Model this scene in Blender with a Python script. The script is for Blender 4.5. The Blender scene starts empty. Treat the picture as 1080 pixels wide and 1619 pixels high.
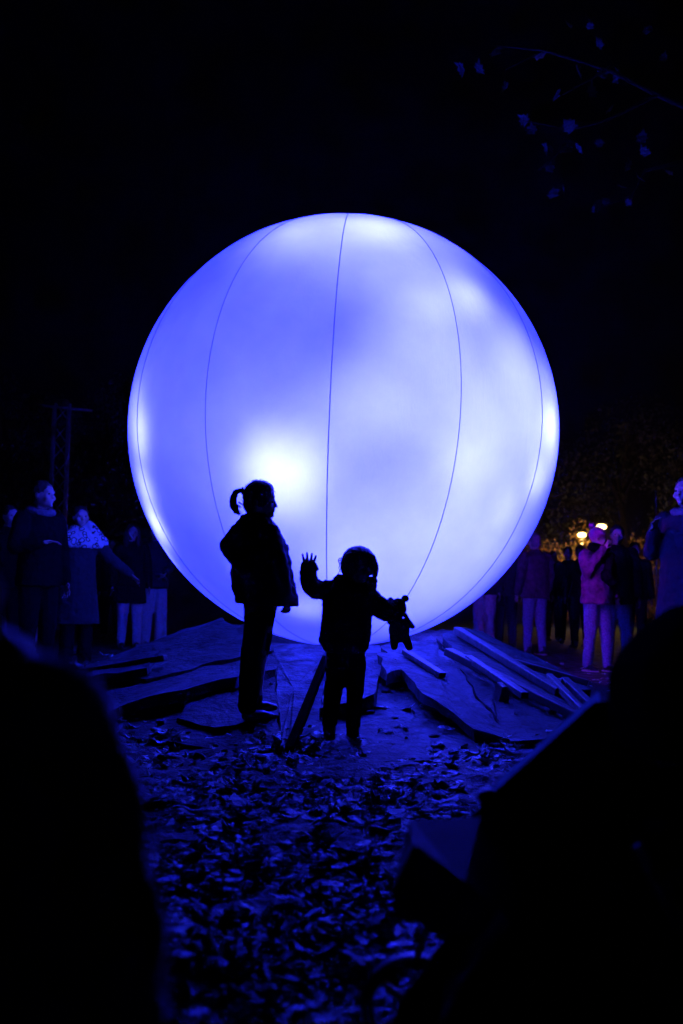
import bpy, math, random
import numpy as np
from mathutils import Vector, Matrix, noise

random.seed(7)
sc = bpy.context.scene
R = math.radians

# ------------------------------------------------------------------ camera
PW, PH, FPX = 1080.0, 1619.0, 1574.0          # photograph size and focal length in its pixels
CAM_Z, PITCH, ROLL = 0.80, R(4.67), R(1.0)
cam_rot = (Matrix.Rotation(R(90) + PITCH, 3, 'X') @ Matrix.Rotation(ROLL, 3, 'Z'))
cd = bpy.data.cameras.new('camera')
cam = bpy.data.objects.new('camera', cd)
sc.collection.objects.link(cam)
cam.location = (0, 0, CAM_Z)
cam.rotation_euler = cam_rot.to_euler()
cd.sensor_fit = 'VERTICAL'
cd.sensor_height = 36.0
cd.lens = 36.0 * FPX / PH
cd.clip_start, cd.clip_end = 0.05, 2000
cd.dof.use_dof = True
cd.dof.focus_distance = 5.7
cd.dof.aperture_fstop = 2.5
sc.camera = cam

# ------------------------------------------------------------------ night sky
w = bpy.data.worlds.new('World')
sc.world = w
w.use_nodes = True
nt = w.node_tree
bg = nt.nodes['Background']
sky = nt.nodes.new('ShaderNodeTexSky')
sky.sky_type = 'NISHITA'
sky.sun_disc = False
sky.sun_elevation = R(-6)
sky.sun_rotation = R(200)
nt.links.new(sky.outputs['Color'], bg.inputs['Color'])
bg.inputs['Strength'].default_value = 0.003

# ------------------------------------------------------------------ exposure
sc.view_settings.view_transform = 'Standard'
sc.view_settings.look = 'None'
sc.view_settings.gamma = 1.0
sc.view_settings.exposure = 0.0
sc.view_settings.use_curve_mapping = False
sc.render.engine = 'CYCLES'
sc.cycles.use_denoising = True
sc.cycles.max_bounces = 8
sc.cycles.diffuse_bounces = 5
sc.cycles.volume_bounces = 1
sc.cycles.sample_clamp_indirect = 12.0

# ------------------------------------------------------------------ helpers: space
def ray(px, py):
    d = cam_rot @ Vector(((px - PW / 2) / FPX, (PH / 2 - py) / FPX, -1.0))
    return d

def P(px, py, depth):                          # point seen at a pixel, on the upright plane y = depth
    d = ray(px, py)
    return Vector((0, 0, CAM_Z)) + d * (depth / d.y)

def X(px, depth, py=938):
    return P(px, py, depth).x

class PS:                                      # a workspace in photograph pixels round a thing at one depth
    def __init__(s, depth):
        s.D = depth; s.k = depth / FPX
    def p(s, x, y, d=0):
        return P(x, y, s.D + d * s.k)

# ------------------------------------------------------------------ helpers: objects
COL = sc.collection
HAZE = .0008

def tag(o, label=None, cat=None, group=None, kind=None):
    if label: o['label'] = label
    if cat: o['category'] = cat
    if group: o['group'] = group
    if kind: o['kind'] = kind
    return o

def empty(name, loc=(0, 0, 0), rz=0):
    o = bpy.data.objects.new(name, None)
    COL.objects.link(o)
    o.empty_display_size = 0.1
    o.location = loc; o.rotation_euler = (0, 0, rz)
    return o

def link(name, me, mat=None, parent=None, off=None):
    o = bpy.data.objects.new(name, me)
    COL.objects.link(o)
    if mat is not None and len(me.materials) == 0:
        me.materials.append(mat)
    if parent is not None:
        o.parent = parent
    if off is not None:
        o.location = off
    return o

PENDING = []

class MB:
    """collects shapes; build() links them as one mesh object"""
    def __init__(s):
        s.v = []; s.f = []
    def add(s, vs, fs):
        n = len(s.v)
        s.v += [tuple(a) for a in vs]
        s.f += [tuple(i + n for i in f) for f in fs]
        return s
    def ball(s, c, r, nu=16, nv=10, rot=None):
        c = Vector(c)
        if not hasattr(r, '__len__'): r = (r, r, r)
        vs = []
        for j in range(1, nv):
            t = math.pi * j / nv
            for i in range(nu):
                a = 2 * math.pi * i / nu
                q = Vector((r[0] * math.sin(t) * math.cos(a), r[1] * math.sin(t) * math.sin(a), r[2] * math.cos(t)))
                if rot is not None: q = rot @ q
                vs.append(c + q)
        top = Vector((0, 0, r[2])); bot = Vector((0, 0, -r[2]))
        if rot is not None: top = rot @ top; bot = rot @ bot
        vs += [c + top, c + bot]
        fs = []
        for j in range(nv - 2):
            for i in range(nu):
                a = j * nu + i; b = j * nu + (i + 1) % nu
                fs.append((a, a + nu, b + nu, b))
        T = (nv - 1) * nu
        for i in range(nu):
            fs.append((T, i, (i + 1) % nu))
            fs.append((T + 1, (nv - 2) * nu + (i + 1) % nu, (nv - 2) * nu + i))
        return s.add(vs, fs)
    def limb(s, p0, p1, r0, r1, n=12, flat=1.0, ref=None):
        """tapered capsule"""
        p0 = Vector(p0); p1 = Vector(p1)
        ax = p1 - p0; L = ax.length
        if L < 1e-6: return s.ball(p0, r0)
        ax /= L
        u = Vector(ref) if ref is not None else (Vector((0, 0, 1)) if abs(ax.z) < .9 else Vector((1, 0, 0)))
        u = (u - ax * u.dot(ax)).normalized(); v = ax.cross(u)
        st = [(-r0 * math.cos(a), r0 * math.sin(a)) for a in (R(25), R(55))]
        st += [(0, r0), (L * .5, (r0 + r1) / 2), (L, r1)]
        st += [(L + r1 * math.cos(a), r1 * math.sin(a)) for a in (R(55), R(25))]
        vs = []
        for t, r in st:
            for i in range(n):
                a = 2 * math.pi * i / n
                vs.append(p0 + ax * t + (u * math.cos(a) + v * math.sin(a) * flat) * r)
        m = len(st)
        vs += [p0 - ax * r0, p1 + ax * r1]
        fs = []
        for j in range(m - 1):
            for i in range(n):
                a = j * n + i; b = j * n + (i + 1) % n
                fs.append((a, b, b + n, a + n))
        for i in range(n):
            fs.append((m * n, (i + 1) % n, i))
            fs.append((m * n + 1, (m - 1) * n + i, (m - 1) * n + (i + 1) % n))
        return s.add(vs, fs)
    def chain(s, pts, rs, n=12, flat=1.0):
        for a, b, ra, rb in zip(pts[:-1], pts[1:], rs[:-1], rs[1:]):
            s.limb(a, b, ra, rb, n, flat)
        return s
    def loft(s, rings):
        """closed stack of equal rings"""
        n = len(rings[0]); vs = [q for r in rings for q in r]; fs = []
        for j in range(len(rings) - 1):
            for i in range(n):
                a = j * n + i; b = j * n + (i + 1) % n
                fs.append((a, b, b + n, a + n))
        fs.append(tuple(reversed(range(n))))
        fs.append(tuple((len(rings) - 1) * n + i for i in range(n)))
        return s.add(vs, fs)
    def stack(s, rows, n=24):
        """rows of (centre, half width x, half depth y) as flat rings, bottom to top or top to bottom"""
        return s.loft([[Vector(c) + Vector((a * math.cos(2 * math.pi * i / n), b * math.sin(2 * math.pi * i / n), 0)) for i in range(n)] for c, a, b in rows])
    def tube(s, pts, r, n=8):
        pts = [Vector(p) for p in pts]
        rings = []
        for i, p in enumerate(pts):
            t = (pts[min(i + 1, len(pts) - 1)] - pts[max(i - 1, 0)]).normalized()
            u = Vector((0, 0, 1)) if abs(t.z) < .9 else Vector((1, 0, 0))
            u = (u - t * u.dot(t)).normalized(); v = t.cross(u)
            rr = r[i] if hasattr(r, '__len__') else r
            rings.append([p + (u * math.cos(2 * math.pi * k / n) + v * math.sin(2 * math.pi * k / n)) * rr for k in range(n)])
        return s.loft(rings)
    def box(s, c, sx, sy, sz, rot=None):
        c = Vector(c); vs = []
        for x in (-1, 1):
            for y in (-1, 1):
                for z in (-1, 1):
                    q = Vector((x * sx / 2, y * sy / 2, z * sz / 2))
                    vs.append(c + (rot @ q if rot is not None else q))
        return s.add(vs, [(0, 1, 3, 2), (4, 6, 7, 5), (0, 4, 5, 1), (2, 3, 7, 6), (0, 2, 6, 4), (1, 5, 7, 3)])
    def bar(s, a, b, wid, hei):
        a = Vector(a); b = Vector(b); t = (b - a); L = t.length; t /= L
        u = t.cross(Vector((0, 0, 1))).normalized() if abs(t.z) < .95 else Vector((1, 0, 0))
        v = u.cross(t)
        return s.box((a + b) / 2, L, wid, hei, Matrix((t, u, v)).transposed())
    def prism(s, poly, dvec):
        """front polygon swept by dvec"""
        n = len(poly); d = Vector(dvec)
        vs = [Vector(p) for p in poly] + [Vector(p) + d for p in poly]
        fs = [tuple(range(n)), tuple(reversed(range(n, 2 * n)))]
        fs += [((i + 1) % n, i, n + i, n + (i + 1) % n) for i in range(n)]
        return s.add(vs, fs)
    def mesh(s, name, origin=None, smooth=False):
        me = bpy.data.meshes.new(name)
        o = Vector(origin) if origin is not None else Vector((0, 0, 0))
        me.from_pydata([tuple(Vector(a) - o) for a in s.v], [], s.f)
        me.update()
        if smooth: me.polygons.foreach_set('use_smooth', [True] * len(me.polygons))
        return me
    def build(s, name, mat, parent=None, origin=None, smooth=False, bevel=0):
        o = link(name, s.mesh(name, origin, smooth), mat, parent)
        if origin is not None and parent is None: o.location = origin
        if bevel:
            b = o.modifiers.new('edge', 'BEVEL'); b.width = bevel; b.segments = 2; b.limit_method = 'ANGLE'
        return o
    def fuse(s, name, mat, parent=None, origin=None, voxel=.01, smooth=3, lump=0, lump_size=.05, fine=0, fine_size=.01):
        """one continuous skin over all the shapes"""
        o = link(name, s.mesh(name, origin), mat, parent)
        if origin is not None and parent is None: o.location = origin
        m = o.modifiers.new('skin', 'REMESH'); m.mode = 'VOXEL'; m.voxel_size = voxel; m.use_smooth_shade = True
        if smooth:
            m = o.modifiers.new('relax', 'SMOOTH'); m.factor = .5; m.iterations = smooth
        for amt, size in ((lump, lump_size), (fine, fine_size)):
            if amt:
                t = bpy.data.textures.new('lumps', 'CLOUDS'); t.noise_scale = size; t.noise_depth = 1
                m = o.modifiers.new('lumps', 'DISPLACE'); m.texture = t; m.strength = amt; m.mid_level = .5
                m.texture_coords = 'LOCAL'
        PENDING.append(o)
        return o

def bake():
    dg = bpy.context.evaluated_depsgraph_get()
    for o in PENDING:
        me = bpy.data.meshes.new_from_object(o.evaluated_get(dg))
        me.polygons.foreach_set('use_smooth', [True] * len(me.polygons))
        old = o.data
        o.modifiers.clear()
        o.data = me
        me.name = old.name
        if len(me.materials) == 0 and len(old.materials): me.materials.append(old.materials[0])
    PENDING.clear()

# ------------------------------------------------------------------ helpers: materials
MATS = {}
def mat(name, col, rough=.8, var=.25, scale=30, bump=.0, bscale=80, metal=0, spec=.3, sheen=0):
    if name in MATS: return MATS[name]
    m = bpy.data.materials.new(name); m.use_nodes = True
    n = m.node_tree.nodes; l = m.node_tree.links
    b = n['Principled BSDF']
    b.inputs['Roughness'].default_value = rough
    b.inputs['Metallic'].default_value = metal
    b.inputs['Specular IOR Level'].default_value = spec
    if sheen: b.inputs['Sheen Weight'].default_value = sheen
    tc = n.new('ShaderNodeTexCoord')
    tx = n.new('ShaderNodeTexNoise'); tx.inputs['Scale'].default_value = scale; tx.inputs['Detail'].default_value = 5
    l.new(tc.outputs['Object'], tx.inputs['Vector'])
    rp = n.new('ShaderNodeValToRGB')
    rp.color_ramp.elements[0].position = .3; rp.color_ramp.elements[1].position = .7
    rp.color_ramp.elements[0].color = [c * (1 - var) for c in col] + [1]
    rp.color_ramp.elements[1].color = [min(1, c * (1 + var)) for c in col] + [1]
    l.new(tx.outputs['Fac'], rp.inputs['Fac']); l.new(rp.outputs['Color'], b.inputs['Base Color'])
    if bump:
        t2 = n.new('ShaderNodeTexNoise'); t2.inputs['Scale'].default_value = bscale; t2.inputs['Detail'].default_value = 6
        l.new(tc.outputs['Object'], t2.inputs['Vector'])
        bm = n.new('ShaderNodeBump'); bm.inputs['Strength'].default_value = bump; bm.inputs['Distance'].default_value = .01
        l.new(t2.outputs['Fac'], bm.inputs['Height']); l.new(bm.outputs['Normal'], b.inputs['Normal'])
    MATS[name] = m
    return m

M_black = mat('black_cloth', (.007, .007, .008), .95, bump=.3, spec=0)
M_navy = mat('navy_cloth', (.012, .013, .024), .9, bump=.3)
M_char = mat('charcoal_cloth', (.022, .022, .026), .9, bump=.3)
M_grey = mat('grey_cloth', (.12, .12, .13), .9, bump=.3)
M_pale = mat('pale_cloth', (.42, .41, .40), .9, .12, bump=.3)
M_denim = mat('denim', (.16, .18, .30), .9, .35, 60, bump=.5, bscale=200)
M_plum = mat('plum_quilt', (.13, .03, .10), .6, .6, 14, bump=.8, bscale=22)
M_mauve = mat('mauve_wool', (.34, .05, .24), .95, .25, 90, bump=.6, bscale=150, sheen=.5)
M_skin = mat('skin', (.46, .31, .25), .55, .08, 40)
M_hair = mat('dark_hair', (.02, .015, .012), .5, .4, 120, bump=.4, bscale=200)
M_hairb = mat('brown_hair', (.05, .035, .022), .45, .4, 120, bump=.4, bscale=200)
M_hairf = mat('fair_hair', (.12, .09, .055), .45, .4, 120, bump=.4, bscale=200)
M_shoe = mat('dark_leather', (.02, .02, .022), .35, .2, spec=.5)
M_sole = mat('white_rubber', (.55, .55, .55), .6, .1)
M_eye = mat('eye', (.06, .05, .05), .2, .0, spec=.5)
M_plush = mat('plush', (.05, .04, .03), 1, .4, 60, bump=.8, bscale=160, sheen=.4)
M_steel = mat('galvanised_steel', (.45, .45, .46), .5, .2, metal=.15)
M_plastic = mat('black_plastic', (.02, .02, .022), .4, .1, spec=.5)
M_bark = mat('bark', (.014, .012, .010), .95, .4, 12, bump=1, bscale=20)
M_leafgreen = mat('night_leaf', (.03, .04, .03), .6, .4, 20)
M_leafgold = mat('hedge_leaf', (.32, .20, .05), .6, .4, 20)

def strand_mat(name, col):
    m = bpy.data.materials.new(name); m.use_nodes = True
    n = m.node_tree.nodes; l = m.node_tree.links; b = n['Principled BSDF']
    b.inputs['Base Color'].default_value = (*col, 1); b.inputs['Roughness'].default_value = .4
    tr = n.new('ShaderNodeBsdfTranslucent'); tr.inputs['Color'].default_value = (*[min(1, c * 2) for c in col], 1)
    mx = n.new('ShaderNodeMixShader'); mx.inputs['Fac'].default_value = .35
    l.new(b.outputs[0], mx.inputs[1]); l.new(tr.outputs[0], mx.inputs[2]); l.new(mx.outputs[0], n['Material Output'].inputs['Surface'])
    return m
M_strand = strand_mat('hair_strand', (.10, .08, .06))
def soil_mat(name, dark, light, scale, cut=(.42, .62), bump=1.0):
    m = bpy.data.materials.new(name); m.use_nodes = True
    n = m.node_tree.nodes; l = m.node_tree.links
    b = n['Principled BSDF']; b.inputs['Roughness'].default_value = .75; b.inputs['Specular IOR Level'].default_value = .25
    tc = n.new('ShaderNodeTexCoord')
    a = n.new('ShaderNodeTexNoise'); a.inputs['Scale'].default_value = scale; a.inputs['Detail'].default_value = 9; a.inputs['Roughness'].default_value = .68
    a.inputs['Distortion'].default_value = .6
    l.new(tc.outputs['Object'], a.inputs['Vector'])
    r = n.new('ShaderNodeValToRGB')
    r.color_ramp.elements[0].position, r.color_ramp.elements[1].position = cut
    r.color_ramp.elements[0].color = (*dark, 1); r.color_ramp.elements[1].color = (*light, 1)
    l.new(a.outputs['Fac'], r.inputs['Fac']); l.new(r.outputs['Color'], b.inputs['Base Color'])
    c = n.new('ShaderNodeTexNoise'); c.inputs['Scale'].default_value = scale * 6; c.inputs['Detail'].default_value = 8
    l.new(tc.outputs['Object'], c.inputs['Vector'])
    bm = n.new('ShaderNodeBump'); bm.inputs['Strength'].default_value = bump; bm.inputs['Distance'].default_value = .02
    l.new(c.outputs['Fac'], bm.inputs['Height']); l.new(bm.outputs['Normal'], b.inputs['Normal'])
    return m
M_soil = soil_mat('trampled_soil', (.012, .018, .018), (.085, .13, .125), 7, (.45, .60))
M_slab = soil_mat('lit_earth', (.020, .028, .029), (.135, .19, .195), 3.2, (.42, .66), 1.0)  # slab earth in its lit tone; the next two are shaded copies
M_shaded = soil_mat('shaded_earth', (.010, .014, .015), (.055, .078, .08), 4, (.40, .68), 1.0)  # darker copy of the slab earth, painting the dimmer light on outer slabs
M_mid = soil_mat('half_shaded_earth', (.016, .022, .023), (.095, .13, .135), 4, (.40, .68), 1.0)  # in-between copy of the slab earth, painting half shade
M_mound = soil_mat('loose_earth', (.012, .011, .01), (.03, .027, .024), 9)

# ------------------------------------------------------------------ the mound's height, used by much that stands on it
SX, SY = X(543, 8.0, 685), 8.0                 # axis of the glowing ball
def mound_h(x, y):
    dx, dy = x - SX, y - SY
    r = math.hypot(dx, dy)
    side = dx / (r + 1e-6)
    front = max(0.0, -dy / (r + 1e-6))
    rim = .60 - .14 * front - .05 * max(0, side)
    rout = 3.0 - .25 * abs(side)
    if r < 1.0:
        return rim - .25 * (1 - r) * (1 - r) - .05 * (1 - r)
    t = min(1.0, (r - 1.0) / (rout - 1.0))
    return rim * (1 - t) * (1 - .12 * math.sin(math.pi * t))

def on_mound(px, py, lift=0.0):
    d = ray(px, py); o = Vector((0, 0, CAM_Z))
    t0 = 4.2
    while t0 < 14:
        p = o + d * (t0 / d.y)
        if p.z <= max(0.0, mound_h(p.x, p.y)) + lift: return p
        t0 += .01
    return o + d * (9 / d.y)

def on_ground(px, py):
    d = ray(px, py)
    return Vector((0, 0, CAM_Z)) + d * (-CAM_Z / d.z)

# ------------------------------------------------------------------ ground
def axis(lo, hi, step, far):
    a = list(np.arange(lo, hi + 1e-6, step)); s = step; q = hi
    while q < far: s *= 1.35; q += s; a.append(q)
    s = step; q = lo; b = []
    while q > -far: s *= 1.35; q -= s; b.append(q)
    return np.array(b[::-1] + a)
gx = axis(-2.2, 2.2, .028, 300); gy = axis(1.3, 5.6, .028, 300)
def ground_h(x, y):
    f = max(0.0, 1 - max(0, abs(x) - 2.5) / 6) * max(0.0, 1 - max(0, y - 6) / 10)
    if f <= 0: return -.004
    v = Vector((x, y, 0))
    return f * (.020 * noise.noise(v * 1.6) + .022 * noise.noise(v * 5.0) + .016 * noise.noise(v * 13) + .008 * noise.noise(v * 31)) - .012
GXX, GYY = np.meshgrid(gx, gy)
gz = np.array([ground_h(a, b) for a, b in zip(GXX.ravel(), GYY.ravel())])
gv = np.stack([GXX.ravel(), GYY.ravel(), gz], 1)
nx, ny = len(gx), len(gy)
ii, jj = np.meshgrid(np.arange(nx - 1), np.arange(ny - 1))
q0 = (jj * nx + ii).ravel()
gf = np.stack([q0, q0 + 1, q0 + nx + 1, q0 + nx], 1)
gm = bpy.data.meshes.new('ground'); gm.from_pydata(gv.tolist(), [], gf.tolist()); gm.update()
gm.polygons.foreach_set('use_smooth', [True] * len(gm.polygons))
ground = link('ground', gm, M_soil)
tag(ground, 'dark trampled soil scattered with fallen leaves', 'ground', kind='structure')

# ------------------------------------------------------------------ the glowing ball
BALL_R = 1.712
BALL_C = P(543, 685, 8.0)
def fabric():
    m = bpy.data.materials.new('translucent_nylon'); m.use_nodes = True
    n = m.node_tree.nodes; l = m.node_tree.links
    n.remove(n['Principled BSDF']); out = n['Material Output']
    tr = n.new('ShaderNodeBsdfTranslucent'); df = n.new('ShaderNodeBsdfDiffuse'); mx = n.new('ShaderNodeMixShader')
    tc = n.new('ShaderNodeTexCoord')
    a = n.new('ShaderNodeTexNoise'); a.inputs['Scale'].default_value = 110; a.inputs['Detail'].default_value = 3
    b = n.new('ShaderNodeTexNoise'); b.inputs['Scale'].default_value = 2.6; b.inputs['Detail'].default_value = 5; b.inputs['Roughness'].default_value = .55
    l.new(tc.outputs['Object'], a.inputs['Vector']); l.new(tc.outputs['Object'], b.inputs['Vector'])
    ad = n.new('ShaderNodeMath'); ad.operation = 'MULTIPLY_ADD'; ad.inputs[1].default_value = .35
    l.new(a.outputs['Fac'], ad.inputs[0]); l.new(b.outputs['Fac'], ad.inputs[2])
    rp = n.new('ShaderNodeValToRGB')
    rp.color_ramp.elements[0].position = .40; rp.color_ramp.elements[1].position = .95
    rp.color_ramp.elements[0].color = (.72, .72, .74, 1); rp.color_ramp.elements[1].color = (.92, .92, .92, 1)
    l.new(ad.outputs[0], rp.inputs['Fac'])
    l.new(rp.outputs['Color'], tr.inputs['Color'])
    df.inputs['Color'].default_value = (.6, .6, .6, 1)
    bp = n.new('ShaderNodeBump'); bp.inputs['Strength'].default_value = .25; bp.inputs['Distance'].default_value = .03
    w1 = n.new('ShaderNodeTexNoise'); w1.inputs['Scale'].default_value = 5; w1.inputs['Detail'].default_value = 4
    mp = n.new('ShaderNodeMapping'); mp.inputs['Scale'].default_value = (1, 1, .35)
    l.new(tc.outputs['Object'], mp.inputs['Vector']); l.new(mp.outputs['Vector'], w1.inputs['Vector'])
    l.new(w1.outputs['Fac'], bp.inputs['Height'])
    l.new(bp.outputs['Normal'], tr.inputs['Normal'])
    mx.inputs['Fac'].default_value = .12
    l.new(tr.outputs[0], mx.inputs[1]); l.new(df.outputs[0], mx.inputs[2])
    l.new(mx.outputs[0], out.inputs['Surface'])
    return m
M_nylon = fabric()
def seam_material():
    m = bpy.data.materials.new('seam_tape'); m.use_nodes = True
    n = m.node_tree.nodes; l = m.node_tree.links
    n.remove(n['Principled BSDF']); out = n['Material Output']
    tr = n.new('ShaderNodeBsdfTranslucent'); df = n.new('ShaderNodeBsdfDiffuse'); mx = n.new('ShaderNodeMixShader')
    tr.inputs['Color'].default_value = (.62, .62, .66, 1); df.inputs['Color'].default_value = (.3, .3, .3, 1)
    mx.inputs['Fac'].default_value = .3
    l.new(tr.outputs[0], mx.inputs[1]); l.new(df.outputs[0], mx.inputs[2]); l.new(mx.outputs[0], out.inputs['Surface'])
    return m
M_seam = seam_material()

ball = empty('inflatable_ball', BALL_C)
ball.rotation_euler = (0, R(1.6), 0)
tag(ball, 'huge glowing blue white inflatable ball with seams resting on the cracked mound', 'inflatable')
GORES, NT, NG = 12, 60, 12
def ball_pt(phi, th, k=0.0, add=0.0):
    s = abs(math.sin(k * math.pi))             # k runs 0..1 across a gore
    r = BALL_R * (1 - .0075 * (1 - s ** .55) * math.sin(th)) + add
    return Vector((r * math.sin(th) * math.sin(phi), -r * math.sin(th) * math.cos(phi), r * math.cos(th)))
for g in range(GORES):
    a0 = R(-3 + 30 * g)
    mb = MB(); vs = []; fs = []
    for j in range(NT + 1):
        th = .004 + (math.pi - .008) * j / NT
        for i in range(NG + 1):
            k = i / NG
            vs.append(ball_pt(a0 + R(30) * k, th, k))
    for j in range(NT):
        for i in range(NG):
            a = j * (NG + 1) + i
            fs.append((a, a + NG + 1, a + NG + 2, a + 1))
    mb.add(vs, fs).build('panel', M_nylon, ball, smooth=True)
    vs = []; fs = []                           # welded seam between two panels
    for j in range(NT + 1):
        th = .03 + (math.pi - .06) * j / NT
        hw = .0045 / (BALL_R * math.sin(th))
        for off, ad in ((-1, .001), (0, .006), (1, .001)):
            vs.append(ball_pt(a0 + off * hw, th, 0, ad))
    for j in range(NT):
        for i in range(2):
            a = j * 3 + i; fs.append((a, a + 3, a + 4, a + 1))
    MB().add(vs, fs).build('seam', M_seam, ball, smooth=True)

LAMP = 1700.0
def ball_lamp(n, gap, power, col, cone=120, size=.06):
    """a wide floodlight inside the ball, facing the skin in direction n, gap metres behind it"""
    n = Vector(n).normalized()
    ld = bpy.data.lights.new('floodlight', 'SPOT')
    ld.energy = power * LAMP; ld.color = col; ld.shadow_soft_size = size
    ld.spot_size = R(cone); ld.spot_blend = 1.0
    lo = bpy.data.objects.new('floodlight', ld); COL.objects.link(lo)
    lo.parent = ball
    un = Matrix.Rotation(-R(1.6), 3, 'Y')
    lo.location = un @ (n * (BALL_R - gap))
    lo.rotation_euler = (un @ n).to_track_quat('-Z', 'Y').to_euler()
    return lo
def skin_dir(px, py):
    o = Vector((0, 0, CAM_Z)); d = ray(px, py).normalized(); oc = o - BALL_C
    b = oc.dot(d); c = oc.dot(oc) - BALL_R ** 2; disc = b * b - c
    t = -b - math.sqrt(disc) if disc > 0 else -b
    return (o + d * t - BALL_C).normalized()
WASH = (.0238, .0270, 1.0); BLUE = (.0150, .0280, 1.0); VIOLET = (.27, .007, .60)
FLOODS = [(443, 745, 0.35, 0.115), (443, 745, 0.90, 0.156), (220, 690, 0.24, 0.045), (212, 650, 0.30, 0.030), (207, 695, 0.90, 0.082), (228, 770, 0.22, 0.035), (246, 830, 0.22, 0.060), (262, 872, 0.22, 0.018), (872, 672, 0.22, 0.037), (872, 672, 0.55, 0.187), (790, 640, 0.55, 0.118), (790, 640, 0.90, 0.163), (745, 470, 0.22, 0.014), (745, 470, 0.35, 0.029), (680, 480, 0.22, 0.010), (680, 480, 0.55, 0.096), (600, 360, 0.35, 0.067), (600, 360, 0.55, 0.016), (600, 360, 0.90, 0.288), (470, 365, 0.22, 0.010), (470, 365, 0.55, 0.078), (690, 900, 0.90, 0.350), (740, 730, 0.35, 0.042), (740, 730, 0.90, 0.030), (560, 640, 0.35, 0.015), (650, 600, 0.55, 0.110), (800, 800, 0.22, 0.011), (800, 800, 0.55, 0.026), (800, 800, 0.90, 0.148), (540, 900, 0.35, 0.022), (530, 430, 0.55, 0.011), (530, 430, 0.90, 0.036), (820, 560, 0.35, 0.044), (560, 780, 0.90, 0.212), (300, 620, 0.90, 0.045), (480, 470, 0.90, 0.039), (400, 900, 0.22, 0.016), (480, 960, 0.22, 0.016), (850, 760, 0.22, 0.025)]
for px, py, gap, pw in FLOODS:
    ball_lamp(skin_dir(px, py), gap, pw, WASH)
for n, pw in (((-.8, .6, .1), .16), ((-.5, .85, -.2), .14), ((0, 1, .2), .25), ((.3, .8, .6), .25), ((-.3, .7, .6), .2), ((0, .8, -.5), .2)):
    ball_lamp(n, .9, pw, BLUE)
ball_lamp((.46, .08, -.88), .30, .10, WASH)  # added lamp by the ball's underside, brightening the mound's right half
ball_lamp((.66, .72, -.20), .45, .60, VIOLET, 95)  # added violet lamp at the ball's unseen back, tinting the right-hand onlookers
ball_lamp((.86, .47, -.20), .40, .30, VIOLET, 85)  # second added violet lamp for the same onlookers
cl = bpy.data.lights.new('core_light', 'POINT'); cl.energy = .24 * LAMP; cl.color = BLUE; cl.shadow_soft_size = .25
co = bpy.data.objects.new('core_light', cl); COL.objects.link(co); co.parent = ball

# ------------------------------------------------------------------ the cracked mound
mound = empty('earth_mound', (SX, SY, 0))
tag(mound, 'mound of cracked earth slabs and broken planks round the glowing ball', 'mound')
mo = Vector((SX, SY, 0))
vs = []; fs = []; NA, NR = 120, 46
for j in range(NR + 1):
    r = 3.12 * (j / NR) ** .9
    for i in range(NA):
        a = 2 * math.pi * i / NA
        x, y = SX + r * math.cos(a), SY + r * math.sin(a)
        h = mound_h(x, y)
        v = Vector((x, y, 0))
        h += (.05 * noise.noise(v * 2.3) + .035 * noise.noise(v * 6) + .02 * noise.noise(v * 15)) * min(1, h * 4) - .075
        vs.append((x, y, h if j < NR else -.15))
for j in range(NR):
    for i in range(NA):
        a = j * NA + i; b = j * NA + (i + 1) % NA
        fs.append((a, b, b + NA, a + NA))
MB().add(vs, fs).build('earth_core', M_mound, mound, mo, smooth=True)

def slab(poly, lifts, thick=.07, jag=.018, name='slab', m=None):
    pts = [on_mound(x, y, l) for (x, y), l in zip(poly, lifts)]
    edge = []
    for i, p in enumerate(pts):
        q = pts[(i + 1) % len(pts)]
        L = (q - p).length; k = max(1, int(L / .09))
        for s_ in range(k):
            e = p.lerp(q, s_ / k)
            if s_: e += Vector((random.uniform(-jag, jag), random.uniform(-jag, jag), random.uniform(-jag, jag) * .5))
            edge.append(e)
    c = sum(edge, Vector()) / len(edge)
    n = len(edge); vs = list(edge); fs = []
    rings = (.72, .42, .18)
    for f in rings:
        for e in edge:
            q = c.lerp(e, f); q.z += .016 * noise.noise(q * 7) + .008 * noise.noise(q * 19)
            vs.append(q)
    cc = c.copy(); vs.append(cc)
    for k in range(len(rings)):
        for i in range(n):
            fs.append((k * n + i, k * n + (i + 1) % n, (k + 1) * n + (i + 1) % n, (k + 1) * n + i))
    K = len(rings) * n
    for i in range(n): fs.append((K + i, K + (i + 1) % n, K + n))
    b0 = len(vs)
    for e in edge:
        vs.append(e + Vector((random.uniform(-.012, .012), random.uniform(-.012, .012), -thick * random.uniform(.8, 1.2))))
    for i in range(n): fs.append(((i + 1) % n, i, b0 + i, b0 + (i + 1) % n))
    fs.append(tuple(reversed(range(b0, b0 + n))))
    o = MB().add(vs, fs).build(name, m or M_slab, mound, mo, smooth=True)
    o.data.set_sharp_from_angle(angle=R(38))
    return o
slab([(431, 1017), (474, 1018), (517, 1020), (511, 1046), (482, 1120), (453, 1188), (446, 1191), (441, 1120), (436, 1062)], [.035, .035, .035, .035, .03, .02, .015, .03, .035], jag=.006)
slab([(530, 1018), (600, 1020), (640, 1062), (668, 1112), (742, 1164), (800, 1194), (640, 1203), (530, 1200), (466, 1192), (478, 1150)], [.0] * 10, .09)
slab([(526, 1030), (606, 1032), (598, 1070), (591, 1097), (574, 1104), (556, 1110), (535, 1113), (505, 1120)], [.05, .05, .06, .10, .09, .08, .07, .06], .08, m=M_mid)
slab([(436, 1062), (445, 1188), (330, 1183), (205, 1166), (172, 1142), (265, 1104), (375, 1082)], [.03, .01, .0, .0, .0, .0, .02], .09, m=M_shaded)
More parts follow.
